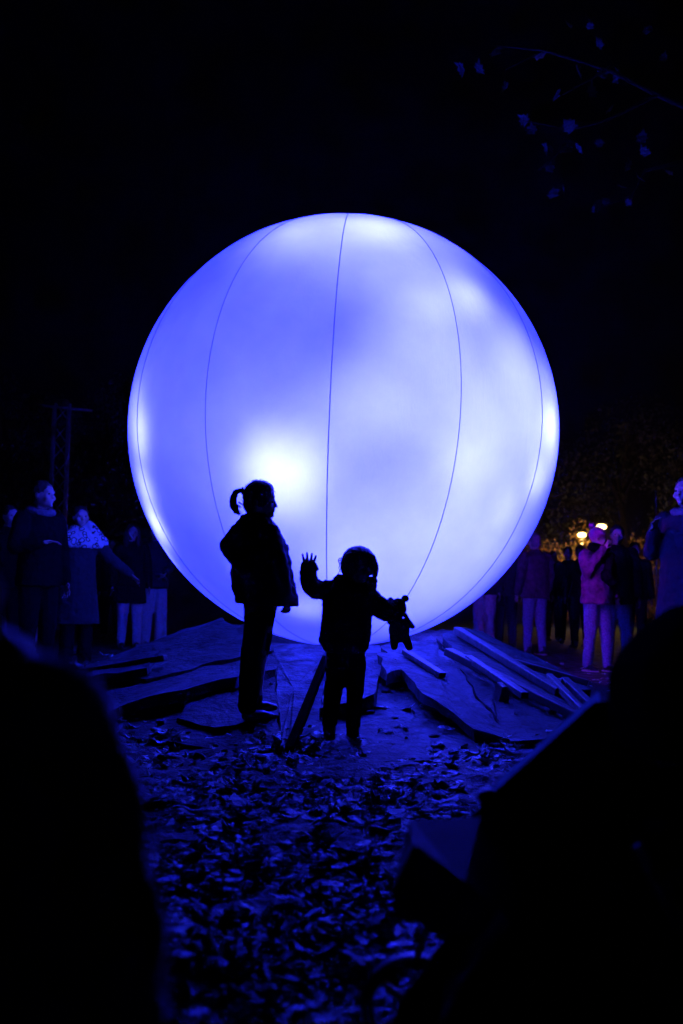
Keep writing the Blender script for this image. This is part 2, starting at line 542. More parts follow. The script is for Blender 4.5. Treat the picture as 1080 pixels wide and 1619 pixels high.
slab([(434, 1030), (436, 1058), (375, 1070), (262, 1095), (150, 1132), (150, 1100), (250, 1070), (350, 1040)], [.06, .08, .13, .12, .05, .04, .05, .06], .06, m=M_shaded)
slab([(431, 1016), (386, 1004), (352, 976), (330, 984), (255, 1008), (172, 1040), (150, 1060), (230, 1074), (345, 1044), (433, 1028)], [.05, .05, .06, .06, .06, .06, .06, .08, .09, .08], m=M_shaded)
slab([(165, 1044), (252, 1028), (232, 1056), (100, 1075), (88, 1068)], [.10, .08, .13, .10, .08], .05, m=M_shaded)
slab([(602, 1021), (682, 1010), (712, 1040), (762, 1112), (802, 1168), (748, 1152), (668, 1096), (646, 1070)], [.07, .07, .07, .04, .02, .08, .12, .12], .06, m=M_mid)
slab([(690, 1008), (714, 1036), (800, 1082), (936, 1148), (900, 1166), (808, 1172), (768, 1114)], [.03, .03, .02, .0, .0, .0, .02], .07, m=M_shaded)
slab([(700, 1002), (732, 992), (800, 1042), (885, 1088), (948, 1138), (820, 1086), (718, 1032)], [.06, .07, .05, .03, .03, .08, .09], .05, m=M_shaded)
slab([(598, 1030), (622, 1034), (640, 1058), (612, 1066), (603, 1050)], [.10, .10, .10, .14, .13], .07, m=M_mid)
slab([(735, 992), (770, 1002), (870, 1050), (935, 1090), (880, 1086), (800, 1040)], [.04] * 6, .06, m=M_shaded)
slab([(300, 1108), (372, 1092), (430, 1098), (436, 1130), (340, 1150), (280, 1135)], [.04, .05, .05, .03, .03, .03], .05, m=M_shaded)
def plank(a, b, la, lb, wid, hei):
    p, q = on_mound(*a, la), on_mound(*b, lb)
    MB().bar(p, q, wid, hei).build('plank', mat('wet_plank', (.035, .038, .038), .45, .5, 14, bump=.6, bscale=30, spec=.4), mound, mo, bevel=.006)
plank((708, 1030), (948, 1150), .13, .04, .07, .05)
plank((722, 996), (884, 1094), .12, .08, .06, .05)
plank((812, 1046), (930, 1080), .12, .10, .05, .04)
plank((892, 1074), (956, 1136), .12, .04, .05, .04)
plank((868, 1070), (938, 1142), .12, .05, .04, .05)
plank((740, 1040), (830, 1100), .14, .12, .05, .04)
plank((798, 1082), (790, 1112), .13, .0, .07, .07)
plank((884, 1076), (872, 1110), .12, .0, .07, .06)
p_, q_ = on_mound(515, 1042, .035), on_mound(457, 1188, .02)
MB().bar(p_, q_, .045, .05).build('plank', mat('gap_shade', (.0025, .0025, .0025), .95, .3, 14, bump=.2, bscale=30, spec=0), mound, mo, bevel=.004)  # no real plank: black bar painting the shade in the central slab gap
plank((110, 1066), (262, 1040), .08, .14, .06, .04)
plank((640, 1030), (700, 1068), .11, .11, .05, .035)
random.seed(21)
for k in range(46):                            # loose clods lying on the mound
    px, py = random.uniform(160, 930), random.uniform(1085, 1205)
    p = on_mound(px, py, .01); s_ = random.uniform(.012, .035)
    mb = MB(); mb.ball((0, 0, 0), (s_, s_ * .8, s_ * .6), 8, 6)
    mb.v = [tuple(Vector(q) * (1 + .5 * noise.noise(Vector(q) * 30 + Vector((k, 0, 0))))) for q in mb.v]
    o = mb.build('clod', M_slab, mound)
    o.location = p - mo

# ------------------------------------------------------------------ fallen leaves
def leaf_mesh(kind, seed):
    rnd = random.Random(seed)
    lobes = {0: [(0, 0), (.16, .05), (.36, -.02), (.30, .18), (.52, .34), (.30, .40), (.34, .62), (.16, .58), (0, 1.0)],
             1: [(0, 0), (.14, .10), (.26, .30), (.30, .50), (.22, .74), (.10, .90), (0, 1.0)],
             2: [(0, 0), (.10, .10), (.22, .16), (.16, .28), (.30, .40), (.20, .52), (.28, .66), (.13, .78), (0, 1.0)]}[kind]
    right = [(x, y - .5) for x, y in lobes]
    left = [(-x * rnd.uniform(.85, 1.1), y) for x, y in right[1:-1]][::-1]
    mid = [(0, y) for _, y in right[1:-1]]
    c1, c2, tw = rnd.uniform(-.3, .6), rnd.uniform(-.25, .5), rnd.uniform(-.3, .3)
    def lift(x, y): return c1 * x * x * 1.6 + c2 * y * y * .9 + tw * x * y + .04 * rnd.uniform(-1, 1)
    vs = [(x, y, lift(x, y)) for x, y in right + left]
    n = len(right); off = len(vs)
    vs += [(x, y, lift(x, y) - .03) for x, y in mid]
    fs = []
    mids = [0] + list(range(off, off + len(mid))) + [n - 1]
    for i in range(n - 1):
        f = [mids[i], i, i + 1, mids[i + 1]]
        fs.append(tuple(dict.fromkeys(f)))
    L = [0] + [len(right) + len(left) - 1 - i for i in range(len(left))] + [n - 1]
    for i in range(n - 1):
        f = [mids[i + 1], L[i + 1], L[i], mids[i]]
        fs.append(tuple(dict.fromkeys(f)))
    fs = [f for f in fs if len(f) > 2]
    return vs, fs
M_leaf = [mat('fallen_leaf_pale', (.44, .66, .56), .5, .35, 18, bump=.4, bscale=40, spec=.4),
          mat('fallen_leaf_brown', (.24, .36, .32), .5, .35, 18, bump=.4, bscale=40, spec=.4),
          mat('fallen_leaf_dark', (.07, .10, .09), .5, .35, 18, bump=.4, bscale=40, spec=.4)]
LV = [leaf_mesh(k % 3, 40 + k) for k in range(9)]
LM = []
for k, (v, f) in enumerate(LV):
    me = bpy.data.meshes.new('leaf'); me.from_pydata(v, [], f); me.update(); me.materials.append(M_leaf[(0, 1, 0, 2, 0, 1, 1, 0, 2)[k]])
    LM.append(me)
def patchy(x, y):
    v = Vector((x, y, 3.3))
    return noise.noise(v * 2.2) + .5 * noise.noise(v * 6)
def leaf_place(rnd, x, y, size):
    z = ground_h(x, y) + .012 * size / .09 + rnd.uniform(0, .012)
    m = mound_h(x, y) - .07
    z = max(z, m + .015)
    rot = (rnd.gauss(0, .26), rnd.gauss(0, .26), rnd.uniform(0, 6.283))
    return (x, y, z), rot
rnd = random.Random(5)
done = 0
spots = []
while len(spots) < 300:
    y = 1.75 + 2.3 * rnd.random() ** 1.2
    x = rnd.uniform(-1, 1) * (.36 * y + .05)
    if x < -.22 * y or (x > .12 + (y - 1.7) * .25): 
        if rnd.random() < .75: continue
    if patchy(x, y) < rnd.uniform(-.45, .35): continue
    spots.append((x, y))
for i, (x, y) in enumerate(spots):
    s_ = rnd.uniform(.055, .125)
    loc, rot = leaf_place(rnd, x, y, s_)
    o = link('leaf', LM[i % 9], None, ground)
    o.location = loc; o.rotation_euler = rot; o.scale = (s_, s_, s_ * rnd.uniform(.6, 1.4))
from mathutils import Euler
V = []; F = []; MI = []
cnt = 0
while cnt < 9000:
    y = 1.5 + 8.5 * rnd.random() ** 1.5
    x = rnd.uniform(-1, 1) * (.42 * y + .3)
    rs_ = math.hypot(x - SX, y - SY)
    if rs_ < 2.75 and (rs_ < 1.9 or rnd.random() < .93): continue
    if patchy(x, y) < rnd.uniform(-.55, .30): continue
    s_ = rnd.uniform(.018, .085) if rnd.random() < .75 else rnd.uniform(.06, .11)
    loc, rot = leaf_place(rnd, x, y, s_)
    if math.hypot(x - SX, y - SY) < 3.0: loc = (x, y, mound_h(x, y) + .02)
    k = rnd.randrange(9); E = Euler(rot).to_matrix() * s_
    n = len(V)
    V += [tuple(E @ Vector(q) + Vector(loc)) for q in LV[k][0]]
    for f in LV[k][1]:
        F.append(tuple(a + n for a in f)); MI.append((0, 1, 2)[min(2, int(rnd.random() * 3))])
    cnt += 1
me = bpy.data.meshes.new('leaf_litter'); me.from_pydata(V, [], F); me.update()
for m in M_leaf: me.materials.append(m)
me.polygons.foreach_set('material_index', MI)
litter = link('leaf_litter', me)
tag(litter, 'carpet of small trodden leaves over the dark soil', 'leaf litter', kind='stuff')

# ------------------------------------------------------------------ people: shared pieces
def hand(mb, wrist, direction, across, size=.085, curl=.5, spread=.10, thumb=1, fr=None, fan=1.0):
    """palm and five fingers; direction = towards the fingertips, across = towards the thumb"""
    d = Vector(direction).normalized(); a = Vector(across); a = (a - d * a.dot(d)).normalized()
    nrm = d.cross(a)                                                # the fingers curl this way
    wrist = Vector(wrist); s = size
    r = fr or s * .085
    palm = wrist + d * s * .52
    rot = Matrix((a, nrm, d)).transposed()
    mb.ball(palm, (s * .40, s * .17, s * .52), 12, 8, rot)
    for k, (off, ln) in enumerate(((.30, .82), (.10, .94), (-.10, .88), (-.29, .68))):
        off *= fan
        base = wrist + d * s * .92 + a * s * off
        dd = (d + a * (off * spread * 4)).normalized()
        p = base; ang = 0
        for seg, (f, rr) in enumerate(((.46, 1), (.30, .92), (.24, .8))):
            ang += curl * (.5 if seg == 0 else .8)
            q = p + (dd * math.cos(ang) + nrm * math.sin(ang)) * (ln * s * f)
            mb.limb(p, q, r * rr, r * rr * .92, 8)
            p = q
    b = wrist + d * s * .25 + a * s * .30 * thumb
    t1 = b + (d * .5 + a * .75 * thumb + nrm * .25).normalized() * s * .38
    t2 = t1 + (d * .9 + a * .3 * thumb + nrm * .3).normalized() * s * .32
    mb.limb(b, t1, r * 1.25, r * 1.1, 8); mb.limb(t1, t2, r * 1.1, r * .85, 8)

def person(loc, h, face, label, coat=M_black, legs=M_black, hair=M_hair, shoes=M_shoe, style='short', coat_len=.47,
           armA=None, armB=None, stride=.0, wide=1.0, hat=None, head_turn=0.0, head_k=1.0, voxel=.011, puff=1.0, bare_calf=False,
           collar=None, drop=0.0, flare=1.0, sole=None, lump=.012, group=None, nod=0.0):
    """an upright adult or child; local -Y is forwards. arms are (elbow, wrist) in units of height"""
    root = empty('person', loc, face)
    tag(root, label, 'person', group)
    U = lambda x, y, z: Vector((x * h, y * h, z * h))
    hs = .097 * wide
    armA = armA or ((.135 * wide, .012, .645), (.145 * wide, -.02, .50))
    armB = armB or ((-.135 * wide, .012, .645), (-.145 * wide, -.02, .50))
    HR = Matrix.Rotation(head_turn, 3, 'Z') @ Matrix.Rotation(nod, 3, 'X')
    hc = U(0, -.012, .928)
    def H(x, y, z): return hc + HR @ (Vector((x, y, z)) * h * head_k)
    # body
    b = MB()
    b.ball(hc, (.044 * h * head_k, .054 * h * head_k, .060 * h * head_k), 18, 12, HR)
    b.ball(H(0, -.016, -.030), (.033 * h * head_k, .034 * h * head_k, .036 * h * head_k), 14, 10, HR)
    b.limb(H(0, -.050, .002), H(0, -.060, -.018), .006 * h, .009 * h, 8)           # nose
    b.limb(H(-.022, -.046, .010), H(.022, -.046, .010), .008 * h, .008 * h, 8)     # brow
    b.limb(H(-.010, -.050, -.036), H(.010, -.050, -.036), .006 * h, .006 * h, 8)   # mouth
    b.ball(H(0, -.044, -.056), .013 * h * head_k)                                  # chin
    for s in (-1, 1):
        b.ball(H(s * .045, .004, -.006), (.007 * h, .013 * h, .018 * h), 8, 6, HR)  # ears
        b.ball(H(s * .024, -.040, -.020), .015 * h)
    b.limb(U(0, .004, .885), U(0, .008, .815), .030 * h, .034 * h)
    b.stack([(U(0, .005, .835), .05 * h, .035 * h), (U(0, .005, .80), hs * h, .05 * h), (U(0, 0, .72), .092 * h, .062 * h),
             (U(0, 0, .62), .078 * h, .055 * h), (U(0, 0, .54), .092 * h, .062 * h), (U(0, 0, .49), .088 * h, .06 * h)])
    for s, (el, wr) in ((1, armA), (-1, armB)):
        sh = U(s * hs * 1.02, .005, .805 - drop); e = U(*el); wv = U(*wr)
        b.limb(sh, e, .030 * h, .024 * h); b.limb(e, wv, .024 * h, .017 * h)
        dr = (wv - e).normalized()
        ac = Vector((0, -1, .1)) if abs(dr.y) < .8 else Vector((-s, 0, .3))
        hand(b, wv, dr, ac, .056 * h, .45, fr=.0050 * h, fan=1.35)
    feet = []
    for s in (1, -1):
        hip = U(s * .05, 0, .50); kn = U(s * .055, -.01 - s * stride * .5, .275); an = U(s * .06, -s * stride, .045)
        b.limb(hip, kn, .052 * h, .036 * h); b.limb(kn, an, .034 * h, .022 * h)
        b.limb(an + U(0, .01, -.02), an + U(0, -.085, -.028), .022 * h, .018 * h)
        feet.append((hip, kn, an))
    b.fuse('body', M_skin, root, voxel=voxel)
    for s in (-1, 1):
        MB().ball(H(s * .018, -.0490, .000), .0055 * h, 8, 6).build('eye', M_eye, root, smooth=True)
    # trousers or bare calves
    t = MB()
    t.stack([(U(0, 0, .58), .094 * h, .066 * h), (U(0, 0, .52), .104 * h, .076 * h), (U(0, .002, .47), .10 * h, .074 * h)])
    for hip, kn, an in feet:
        if bare_calf:
            t.limb(hip, kn + U(0, 0, .02), .060 * h, .052 * h)
        else:
            t.limb(hip, kn, .060 * h, .046 * h * (1 + .3 * (flare - 1)))
            t.limb(kn, an + U(0, 0, .0), .044 * h * (1 + .3 * (flare - 1)), .034 * h * flare)
    t.fuse('trousers', legs, root, voxel=max(voxel, .011), lump=lump, lump_size=.07)
    for hip, kn, an in feet:
        f = MB()
        f.limb(an + U(0, .012, -.018), an + U(0, -.05, -.022), .026 * h, .024 * h)
        f.limb(an + U(0, -.05, -.024), an + U(0, -.09, -.028), .023 * h, .017 * h, flat=1.2)
        f.limb(an + U(0, .012, -.02), an + U(0, .008, .02), .026 * h, .027 * h)
        so = f.fuse('shoe', shoes, root, voxel=.008)
        if sole is not None:
            g = MB(); g.limb(an + U(0, .015, -.040), an + U(0, -.09, -.040), .030 * h, .022 * h, 14, .25, (1, 0, 0))
            g.build('sole', sole, so, smooth=True)
    # coat
    c = MB(); z1 = coat_len; pf = puff
    rows = [(U(0, .008, .858), .040 * h, .036 * h), (U(0, .008, .835), .062 * h, .05 * h), (U(0, .006, .808 - drop), hs * 1.12 * h, .068 * h * pf),
            (U(0, 0, .74), .112 * h * wide * pf, .088 * h * pf), (U(0, 0, .64), .108 * h * wide * pf, .088 * h * pf),
            (U(0, 0, .55), .112 * h * wide * pf, .09 * h * pf)]
    zz = .55
    while zz - .06 > z1:
        zz -= .06; rows.append((U(0, 0, zz), (.112 + (.55 - zz) * .10 * flare) * h * wide * pf, (.09 + (.55 - zz) * .08) * h * pf))
    rows.append((U(0, 0, z1), (.108 + (.55 - z1) * .10 * flare) * h * wide * pf, (.088 + (.55 - z1) * .08) * h * pf))
    c.stack(rows)
    for s, (el, wr) in ((1, armA), (-1, armB)):
        sh = U(s * hs * 1.02, .005, .800 - drop); e = U(*el); wv = U(*wr)
        c.limb(sh, e, .047 * h * pf, .041 * h * pf); c.limb(e, e.lerp(wv, .97), .040 * h * pf, .029 * h * pf)
    c.fuse('coat', coat, root, voxel=max(voxel, .011), lump=lump * 1.5, lump_size=.06)
    # hair
    g = MB()
    if hat is None or style == 'long':
        if style != 'bald':
            g.ball(H(0, .010, .012), (.050 * h * head_k, .056 * h * head_k, .060 * h * head_k), 18, 12, HR)
            g.ball(H(0, .024, -.020), (.044 * h * head_k, .038 * h * head_k, .045 * h * head_k), 14, 10, HR)
        if style == 'long':
            for s in (-1, 1):
                g.chain([H(s * .036, .006, .02), H(s * .050, .004, -.03), H(s * .048, -.012, -.09), H(s * .046, -.03, -.14)], [.022 * h, .022 * h, .022 * h, .012 * h])
            g.chain([H(0, .04, .0), H(0, .05, -.07), H(0, .05, -.13)], [.045 * h, .05 * h, .035 * h])
        if style == 'bun':
            g.ball(H(0, .058, .035), .026 * h)
        if g.v: g.fuse('hair', hair, root, voxel=.009, lump=.012, lump_size=.02)
    if hat is not None:
        k = MB()
        k.ball(H(0, .006, .020), (.053 * h * head_k, .060 * h * head_k, .058 * h * head_k), 18, 12, HR)
        k.stack([(H(0, .004, .000), .052 * h, .061 * h), (H(0, .004, .026), .056 * h, .065 * h)])
        kh = k.fuse('hat', hat, root, voxel=.008, lump=.008, lump_size=.015)
        if style == 'pompom':
            q = MB(); q.ball((0, 0, 0), .024 * h, 14, 10)
            qo = q.fuse('pompom', hat, kh, voxel=.006, lump=.02, lump_size=.01); qo.location = H(0, .040, .082)
    if collar is not None:
        k = MB()
        pts = [U(.060 * math.cos(a), .008 + .052 * math.sin(a), .843 - .012 * math.sin(-a)) for a in [i * math.pi / 6 for i in range(13)]]
        for p, q in zip(pts[:-1], pts[1:]): k.limb(p, q, .020 * h, .020 * h, 10)
        k.fuse('scarf', collar, root, voxel=.009, lump=.012, lump_size=.02)
    return root

# ------------------------------------------------------------------ the girl with the ponytail
D1 = 5.44
def kid(feet_px, label):
    p = on_mound(*feet_px, .02)
    r = empty('person', p); tag(r, label, 'person')
    return r, p
girl, go = kid((402, 1138), 'child with a ponytail and quilted jacket standing in profile on the mound')
g = PS(on_mound(402, 1138, .02).y); k = g.k
M_girlcoat = mat('quilted_jacket', (.012, .012, .018), .7, .2, bump=.5, bscale=25, spec=.06)
b = MB()
b.ball(g.p(408, 788), (23 * k, 20 * k, 27 * k), 20, 14)
b.ball(g.p(418, 782), (16 * k, 17 * k, 17 * k))
b.ball(g.p(420, 800), (14 * k, 15 * k, 15 * k))
b.limb(g.p(432.5, 791), g.p(436.8, 800.5), 2.6 * k, 2.2 * k, 8)
b.ball(g.p(436.5, 801), (2.6 * k, 2.6 * k, 2 * k), 8, 6)
b.limb(g.p(433, 806, -3), g.p(433, 806, 3), 2.6 * k, 2.6 * k, 8)
b.limb(g.p(432, 809.5, -3), g.p(432, 809.5, 3), 2.4 * k, 2.4 * k, 8)
b.ball(g.p(428.5, 814.5), (5 * k, 6 * k, 4.6 * k))
b.limb(g.p(426, 813), g.p(410, 808), 7 * k, 10 * k)
b.ball(g.p(431, 786), (4 * k, 12 * k, 4 * k))
b.ball(g.p(404, 794, -20), (4 * k, 2.4 * k, 6 * k), 10, 8)
b.limb(g.p(406, 808), g.p(404, 830), 11 * k, 13 * k)
b.stack([(g.p(404, 826), 22 * k, 14 * k), (g.p(405, 838), 34 * k, 22 * k), (g.p(410, 880), 32 * k, 22 * k), (g.p(412, 930), 28 * k, 20 * k), (g.p(412, 965), 26 * k, 20 * k)])
b.chain([g.p(380, 842, -6), g.p(362, 866, -8), g.p(384, 896, -16)], [11 * k, 10 * k, 7 * k])
b.chain([g.p(430, 842, -10), g.p(446, 900, -16), g.p(454, 952, -14)], [11 * k, 9 * k, 6 * k])
hand(b, g.p(455.5, 948, -14), (-.12, .0, -1), (-.9, -.4, 0), 15.0 * k, .95, .05, fr=2.3 * k, fan=1.1)
b.chain([g.p(404, 965, -8), g.p(399, 1050, -9), g.p(392, 1124, -9)], [18 * k, 13 * k, 8 * k])
b.chain([g.p(418, 965, 8), g.p(408, 1045, 9), g.p(404, 1112, 9)], [18 * k, 13 * k, 8 * k])
b.limb(g.p(392, 1130, -9), g.p(420, 1133, -11), 6 * k, 5 * k); b.limb(g.p(404, 1118, 9), g.p(428, 1120, 8), 6 * k, 5 * k)
b.fuse('body', M_skin, girl, go, voxel=.0036, smooth=2)
for s in (-1, 1):
    MB().ball(g.p(430.5, 793.5, s * 7), 2.0 * k, 8, 6).build('eye', M_eye, girl, go, smooth=True)
h = MB()                                       # hair pulled back
h.ball(g.p(408.5, 785.5), (25 * k, 22 * k, 26.5 * k), 20, 14)
h.ball(g.p(396, 795), (12 * k, 19 * k, 18 * k))
h.ball(g.p(420, 774), (13 * k, 18 * k, 12 * k))
hg = h.fuse('hair', M_hairb, girl, go, voxel=.0045, smooth=2, lump=.006, lump_size=.012)
pt = MB()
pt.chain([g.p(388, 777.5), g.p(380, 775.5), g.p(372.5, 778.5), g.p(368.8, 788), g.p(369.2, 799), g.p(373.5, 808), g.p(378, 813)], [4.6 * k, 4 * k, 4.6 * k, 5.6 * k, 6.3 * k, 5 * k, 2 * k])
pt.fuse('ponytail', M_hairb, girl, go, voxel=.004, smooth=2, lump=.008, lump_size=.01)
bd = MB()
ce = g.p(383.5, 776.5)
bd.tube([ce + Vector((0, math.cos(a), math.sin(a))) * 5.2 * k for a in [i * math.pi / 6 for i in range(13)]], 1.3 * k)
bd.build('hair_tie', M_black, girl, go, smooth=True)
rr = random.Random(3)
st = MB()
st.tube([g.p(377, 794), g.p(383, 797.5), g.p(388, 803), g.p(391.5, 809)], [1.6 * k, 1.4 * k, 1.1 * k, .5 * k], 5)
for i in range(26):
    a = rr.uniform(0, 1); x0, y0 = 371 + rr.uniform(0, 5), 797 + a * 14
    st.tube([g.p(x0, y0, rr.uniform(-4, 4)), g.p(x0 + 3, y0 + 2), g.p(x0 + rr.uniform(5, 8), y0 + rr.uniform(1.5, 5))], [.7 * k, .5 * k, .15 * k], 4)
for i in range(60):
    t = rr.uniform(2.2, 5.9) if i % 2 else rr.uniform(3.6, 6.1)
    x0, y0 = 408.5 + 24.6 * math.cos(t), 785.5 + 26 * math.sin(t); dd = rr.uniform(-14, 14)
    q = rr.uniform(.6, 2.6)
    st.tube([g.p(x0, y0, dd * .3), g.p(x0 + q * math.cos(t) - 2 * math.sin(t), y0 + q * math.sin(t) + 2 * math.cos(t), dd * .3), g.p(x0 + q * 1.2 * math.cos(t) - 5 * math.sin(t), y0 + q * math.sin(t) + 5 * math.cos(t), dd * .3)], [.35 * k, .3 * k, .12 * k], 4)
tag(st.build('loose_hair', M_strand, girl, go), kind='stuff')
j = MB()
rows = [(812, 388, 424), (818, 382, 429), (826, 374, 434), (836, 368, 440), (850, 366, 449), (870, 367, 456.5), (895, 366, 461), (912, 365, 464.5), (928, 367, 467.5), (944, 371, 470.5), (953, 378, 472.5), (958, 392, 472)]
j.stack([(g.p((l + r_) / 2, y), (r_ - l) / 2 * k, (14 + min(26, (y - 808) * .55)) * k) for y, l, r_ in rows], 32)
j.chain([g.p(377, 842, -8), g.p(361.5, 864, -10), g.p(379, 890, -18), g.p(392, 905, -24)], [15 * k, 15.2 * k, 13 * k, 11 * k])
j.chain([g.p(430, 842, -14), g.p(444, 898, -26), g.p(454, 947, -20)], [14 * k, 12.5 * k, 9.5 * k])
j.limb(g.p(386, 819, -4), g.p(424, 823, -6), 6.5 * k, 6.5 * k)
j.limb(g.p(386, 819, 6), g.p(424, 823, 6), 6.5 * k, 6.5 * k)
for y in (868, 888, 908, 928, 946):            # quilted rolls
    l = np.interp(y, [r_[0] for r_ in rows], [r_[1] for r_ in rows]); r2 = np.interp(y, [r_[0] for r_ in rows], [r_[2] for r_ in rows])
    j.stack([(g.p((l + r2) / 2, y - 8), (r2 - l) / 2 * k * .99, 36 * k), (g.p((l + r2) / 2, y), ((r2 - l) / 2 + 1.3) * k, 41.5 * k), (g.p((l + r2) / 2, y + 8), (r2 - l) / 2 * k * .99, 36 * k)], 32)
j.fuse('jacket', M_girlcoat, girl, go, voxel=.0065, smooth=3, lump=.012, lump_size=.03)
t = MB()
t.stack([(g.p(412, 940), 27 * k, 22 * k), (g.p(411, 965), 25 * k, 24 * k), (g.p(410, 985), 23.5 * k, 23 * k)])
t.chain([g.p(406, 975, -10), g.p(402, 1015, -11), g.p(396.5, 1056, -11), g.p(394, 1096, -11), g.p(392, 1116, -11)], [19.5 * k, 19 * k, 17.5 * k, 16.5 * k, 15.5 * k])
t.chain([g.p(414, 975, 10), g.p(410, 1015, 11), g.p(402, 1056, 11), g.p(401, 1090, 11), g.p(402, 1106, 11)], [20.5 * k, 19 * k, 15.5 * k, 14 * k, 13 * k])
t.limb(g.p(391, 968, -6), g.p(391, 978, -6), 5 * k, 4 * k)
t.fuse('trousers', M_black, girl, go, voxel=.0065, smooth=3, lump=.010, lump_size=.05)
for (ax, ay, bx, by, dz) in ((390, 1131, 429, 1131, -11), (404, 1119, 434, 1117, 11)):
    s = MB()
    s.limb(g.p(ax, ay, dz), g.p(bx - 12, by, dz), 8.5 * k, 8 * k); s.limb(g.p(bx - 12, by, dz), g.p(bx, by + 1.5, dz), 7.5 * k, 5.5 * k)
    s.limb(g.p(ax, ay, dz), g.p(ax + 2, ay - 14, dz), 8.5 * k, 9 * k)
    s.fuse('shoe', M_shoe, girl, go, voxel=.005)

# ------------------------------------------------------------------ the small child with the bear
D2p = on_mound(545, 1162, .02)
tod, to = kid((545, 1162), 'small child in a fleece coat raising one hand to the glowing ball')
g = PS(D2p.y); k = g.k
M_fleece = mat('teddy_fleece', (.022, .02, .028), .95, .4, 60, bump=.8, bscale=120, sheen=.2)
b = MB()
b.ball(g.p(564, 887), (22 * k, 22 * k, 23 * k), 20, 14)
b.ball(g.p(556, 895, 8), (15 * k, 14 * k, 15 * k))
b.ball(g.p(542.5, 893, 14), (3 * k, 3 * k, 2.6 * k), 10, 8)
b.ball(g.p(548, 903, 12), (7 * k, 7 * k, 6 * k))
b.limb(g.p(563, 905), g.p(562, 925), 10 * k, 12 * k)
b.stack([(g.p(558, 922), 22 * k, 14 * k), (g.p(555, 936), 34 * k, 20 * k), (g.p(549, 980), 32 * k, 23 * k), (g.p(546, 1020), 30 * k, 22 * k), (g.p(547, 1040), 28 * k, 20 * k)])
b.chain([g.p(528, 932, 2), g.p(493, 930, 4), g.p(488, 897, 8)], [10 * k, 9 * k, 6 * k])
hand(b, g.p(488.2, 905, 8), (.02, .02, 1), (-1, 0, 0), 16.5 * k, .06, .16, fr=2.5 * k, fan=1.5)
b.chain([g.p(580, 938, 2), g.p(602, 964, 3), g.p(617, 965, 4)], [10 * k, 9 * k, 6 * k])
hand(b, g.p(616, 966, 6), (1, .25, -.05), (0, -.3, 1), 12 * k, .55, .05, fr=1.9 * k)
b.chain([g.p(530, 1040), g.p(526, 1090), g.p(521, 1146)], [15 * k, 12 * k, 8 * k])
b.chain([g.p(564, 1040), g.p(562, 1090), g.p(558, 1148)], [15 * k, 12 * k, 8 * k])
b.limb(g.p(521, 1155), g.p(520, 1152, 22), 6 * k, 6 * k); b.limb(g.p(558, 1158), g.p(558, 1155, 22), 6 * k, 6 * k)
b.fuse('body', M_skin, tod, to, voxel=.0032, smooth=2)
for dx, dd in ((544, 19), (553, 24)):
    MB().ball(g.p(dx, 886, dd), 2 * k, 8, 6).build('eye', M_eye, tod, to, smooth=True)
h = MB()
h.ball(g.p(566, 885, -2), (25 * k, 25 * k, 21.5 * k), 20, 14)
h.ball(g.p(570, 894, -6), (26 * k, 20 * k, 20 * k), 18, 12)
h.chain([g.p(584, 884, -6), g.p(591, 898, -6), g.p(593, 911, -4)], [11 * k, 8.5 * k, 4.0 * k])
h.chain([g.p(552, 884, -4), g.p(546, 897, -2), g.p(545, 907, -2)], [12 * k, 8 * k, 4.5 * k])
h.chain([g.p(568, 898, -14), g.p(568, 912, -16)], [18 * k, 13 * k])
h.fuse('hair', M_hairf, tod, to, voxel=.0045, smooth=2, lump=.009, lump_size=.014)
st = MB(); rr = random.Random(11)
for i in range(90):                           # strands lifting off the bob
    t = rr.uniform(3.3, 6.35)
    x0, y0 = 566.5 + 24.5 * math.cos(t), 885.5 + 21.5 * math.sin(t); dd = rr.uniform(0, 10)
    f = rr.uniform(1.0, 1.07)
    x1, y1 = 566.5 + 24.5 * f * math.cos(t + .12), 885.5 + 21.5 * f * math.sin(t + .12)
    x2, y2 = 566.5 + 24.5 * f * math.cos(t + .26), 885.5 + 21.5 * f * math.sin(t + .26) + 1
    st.tube([g.p(x0, y0, dd), g.p(x1, y1, dd), g.p(x2, y2, dd)], [.4 * k, .35 * k, .12 * k], 4)
for i in range(70):
    s_ = 1 if i % 6 else -1
    x0 = 566 + s_ * rr.uniform(20, 26); y0 = rr.uniform(880, 896); dd = rr.uniform(-3, 8)
    L = rr.uniform(14, 26)
    st.tube([g.p(x0, y0, dd), g.p(x0 + s_ * rr.uniform(2, 7), y0 + L * .55, dd), g.p(x0 + s_ * rr.uniform(-1, 5), y0 + L, dd)], [.5 * k, .45 * k, .12 * k], 4)
tag(st.build('loose_hair', M_strand, tod, to), kind='stuff')
gl = MB()
for cx, dd in ((538.2, 16), (547, 26)):
    ce = g.p(cx, 886.5, dd)
    ax1 = Vector((.75, .6, 0)).normalized()
    gl.tube([ce + (ax1 * math.cos(a) + Vector((0, 0, 1)) * math.sin(a)) * 4.2 * k for a in [i * math.pi / 7 for i in range(15)]], .8 * k, 6)
gl.limb(g.p(535.5, 885.5, 13), g.p(546, 887, 0), .9 * k, .9 * k, 6)
gl.build('glasses', M_plastic, tod, to, smooth=True)
j = MB()
rows = [(912, 536, 592), (919, 526, 595), (928, 518, 596), (940, 512, 595), (955, 510, 590), (975, 509.5, 587.5), (996, 507, 587), (1008, 504.5, 586), (1016, 504.5, 584.5), (1024, 510, 582), (1031, 516, 578)]
j.stack([(g.p((l + r_) / 2, y), (r_ - l) / 2 * k, (15 + min(16, (y - 908) * .6)) * k) for y, l, r_ in rows], 32)
j.chain([g.p(526, 932, 0), g.p(505, 934, 2), g.p(492, 928, 4), g.p(488, 912, 6), g.p(488.5, 899, 8)], [15 * k, 15.5 * k, 14.5 * k, 14 * k, 14 * k])
j.limb(g.p(482, 897, 8), g.p(496, 898, 8), 8 * k, 8 * k)
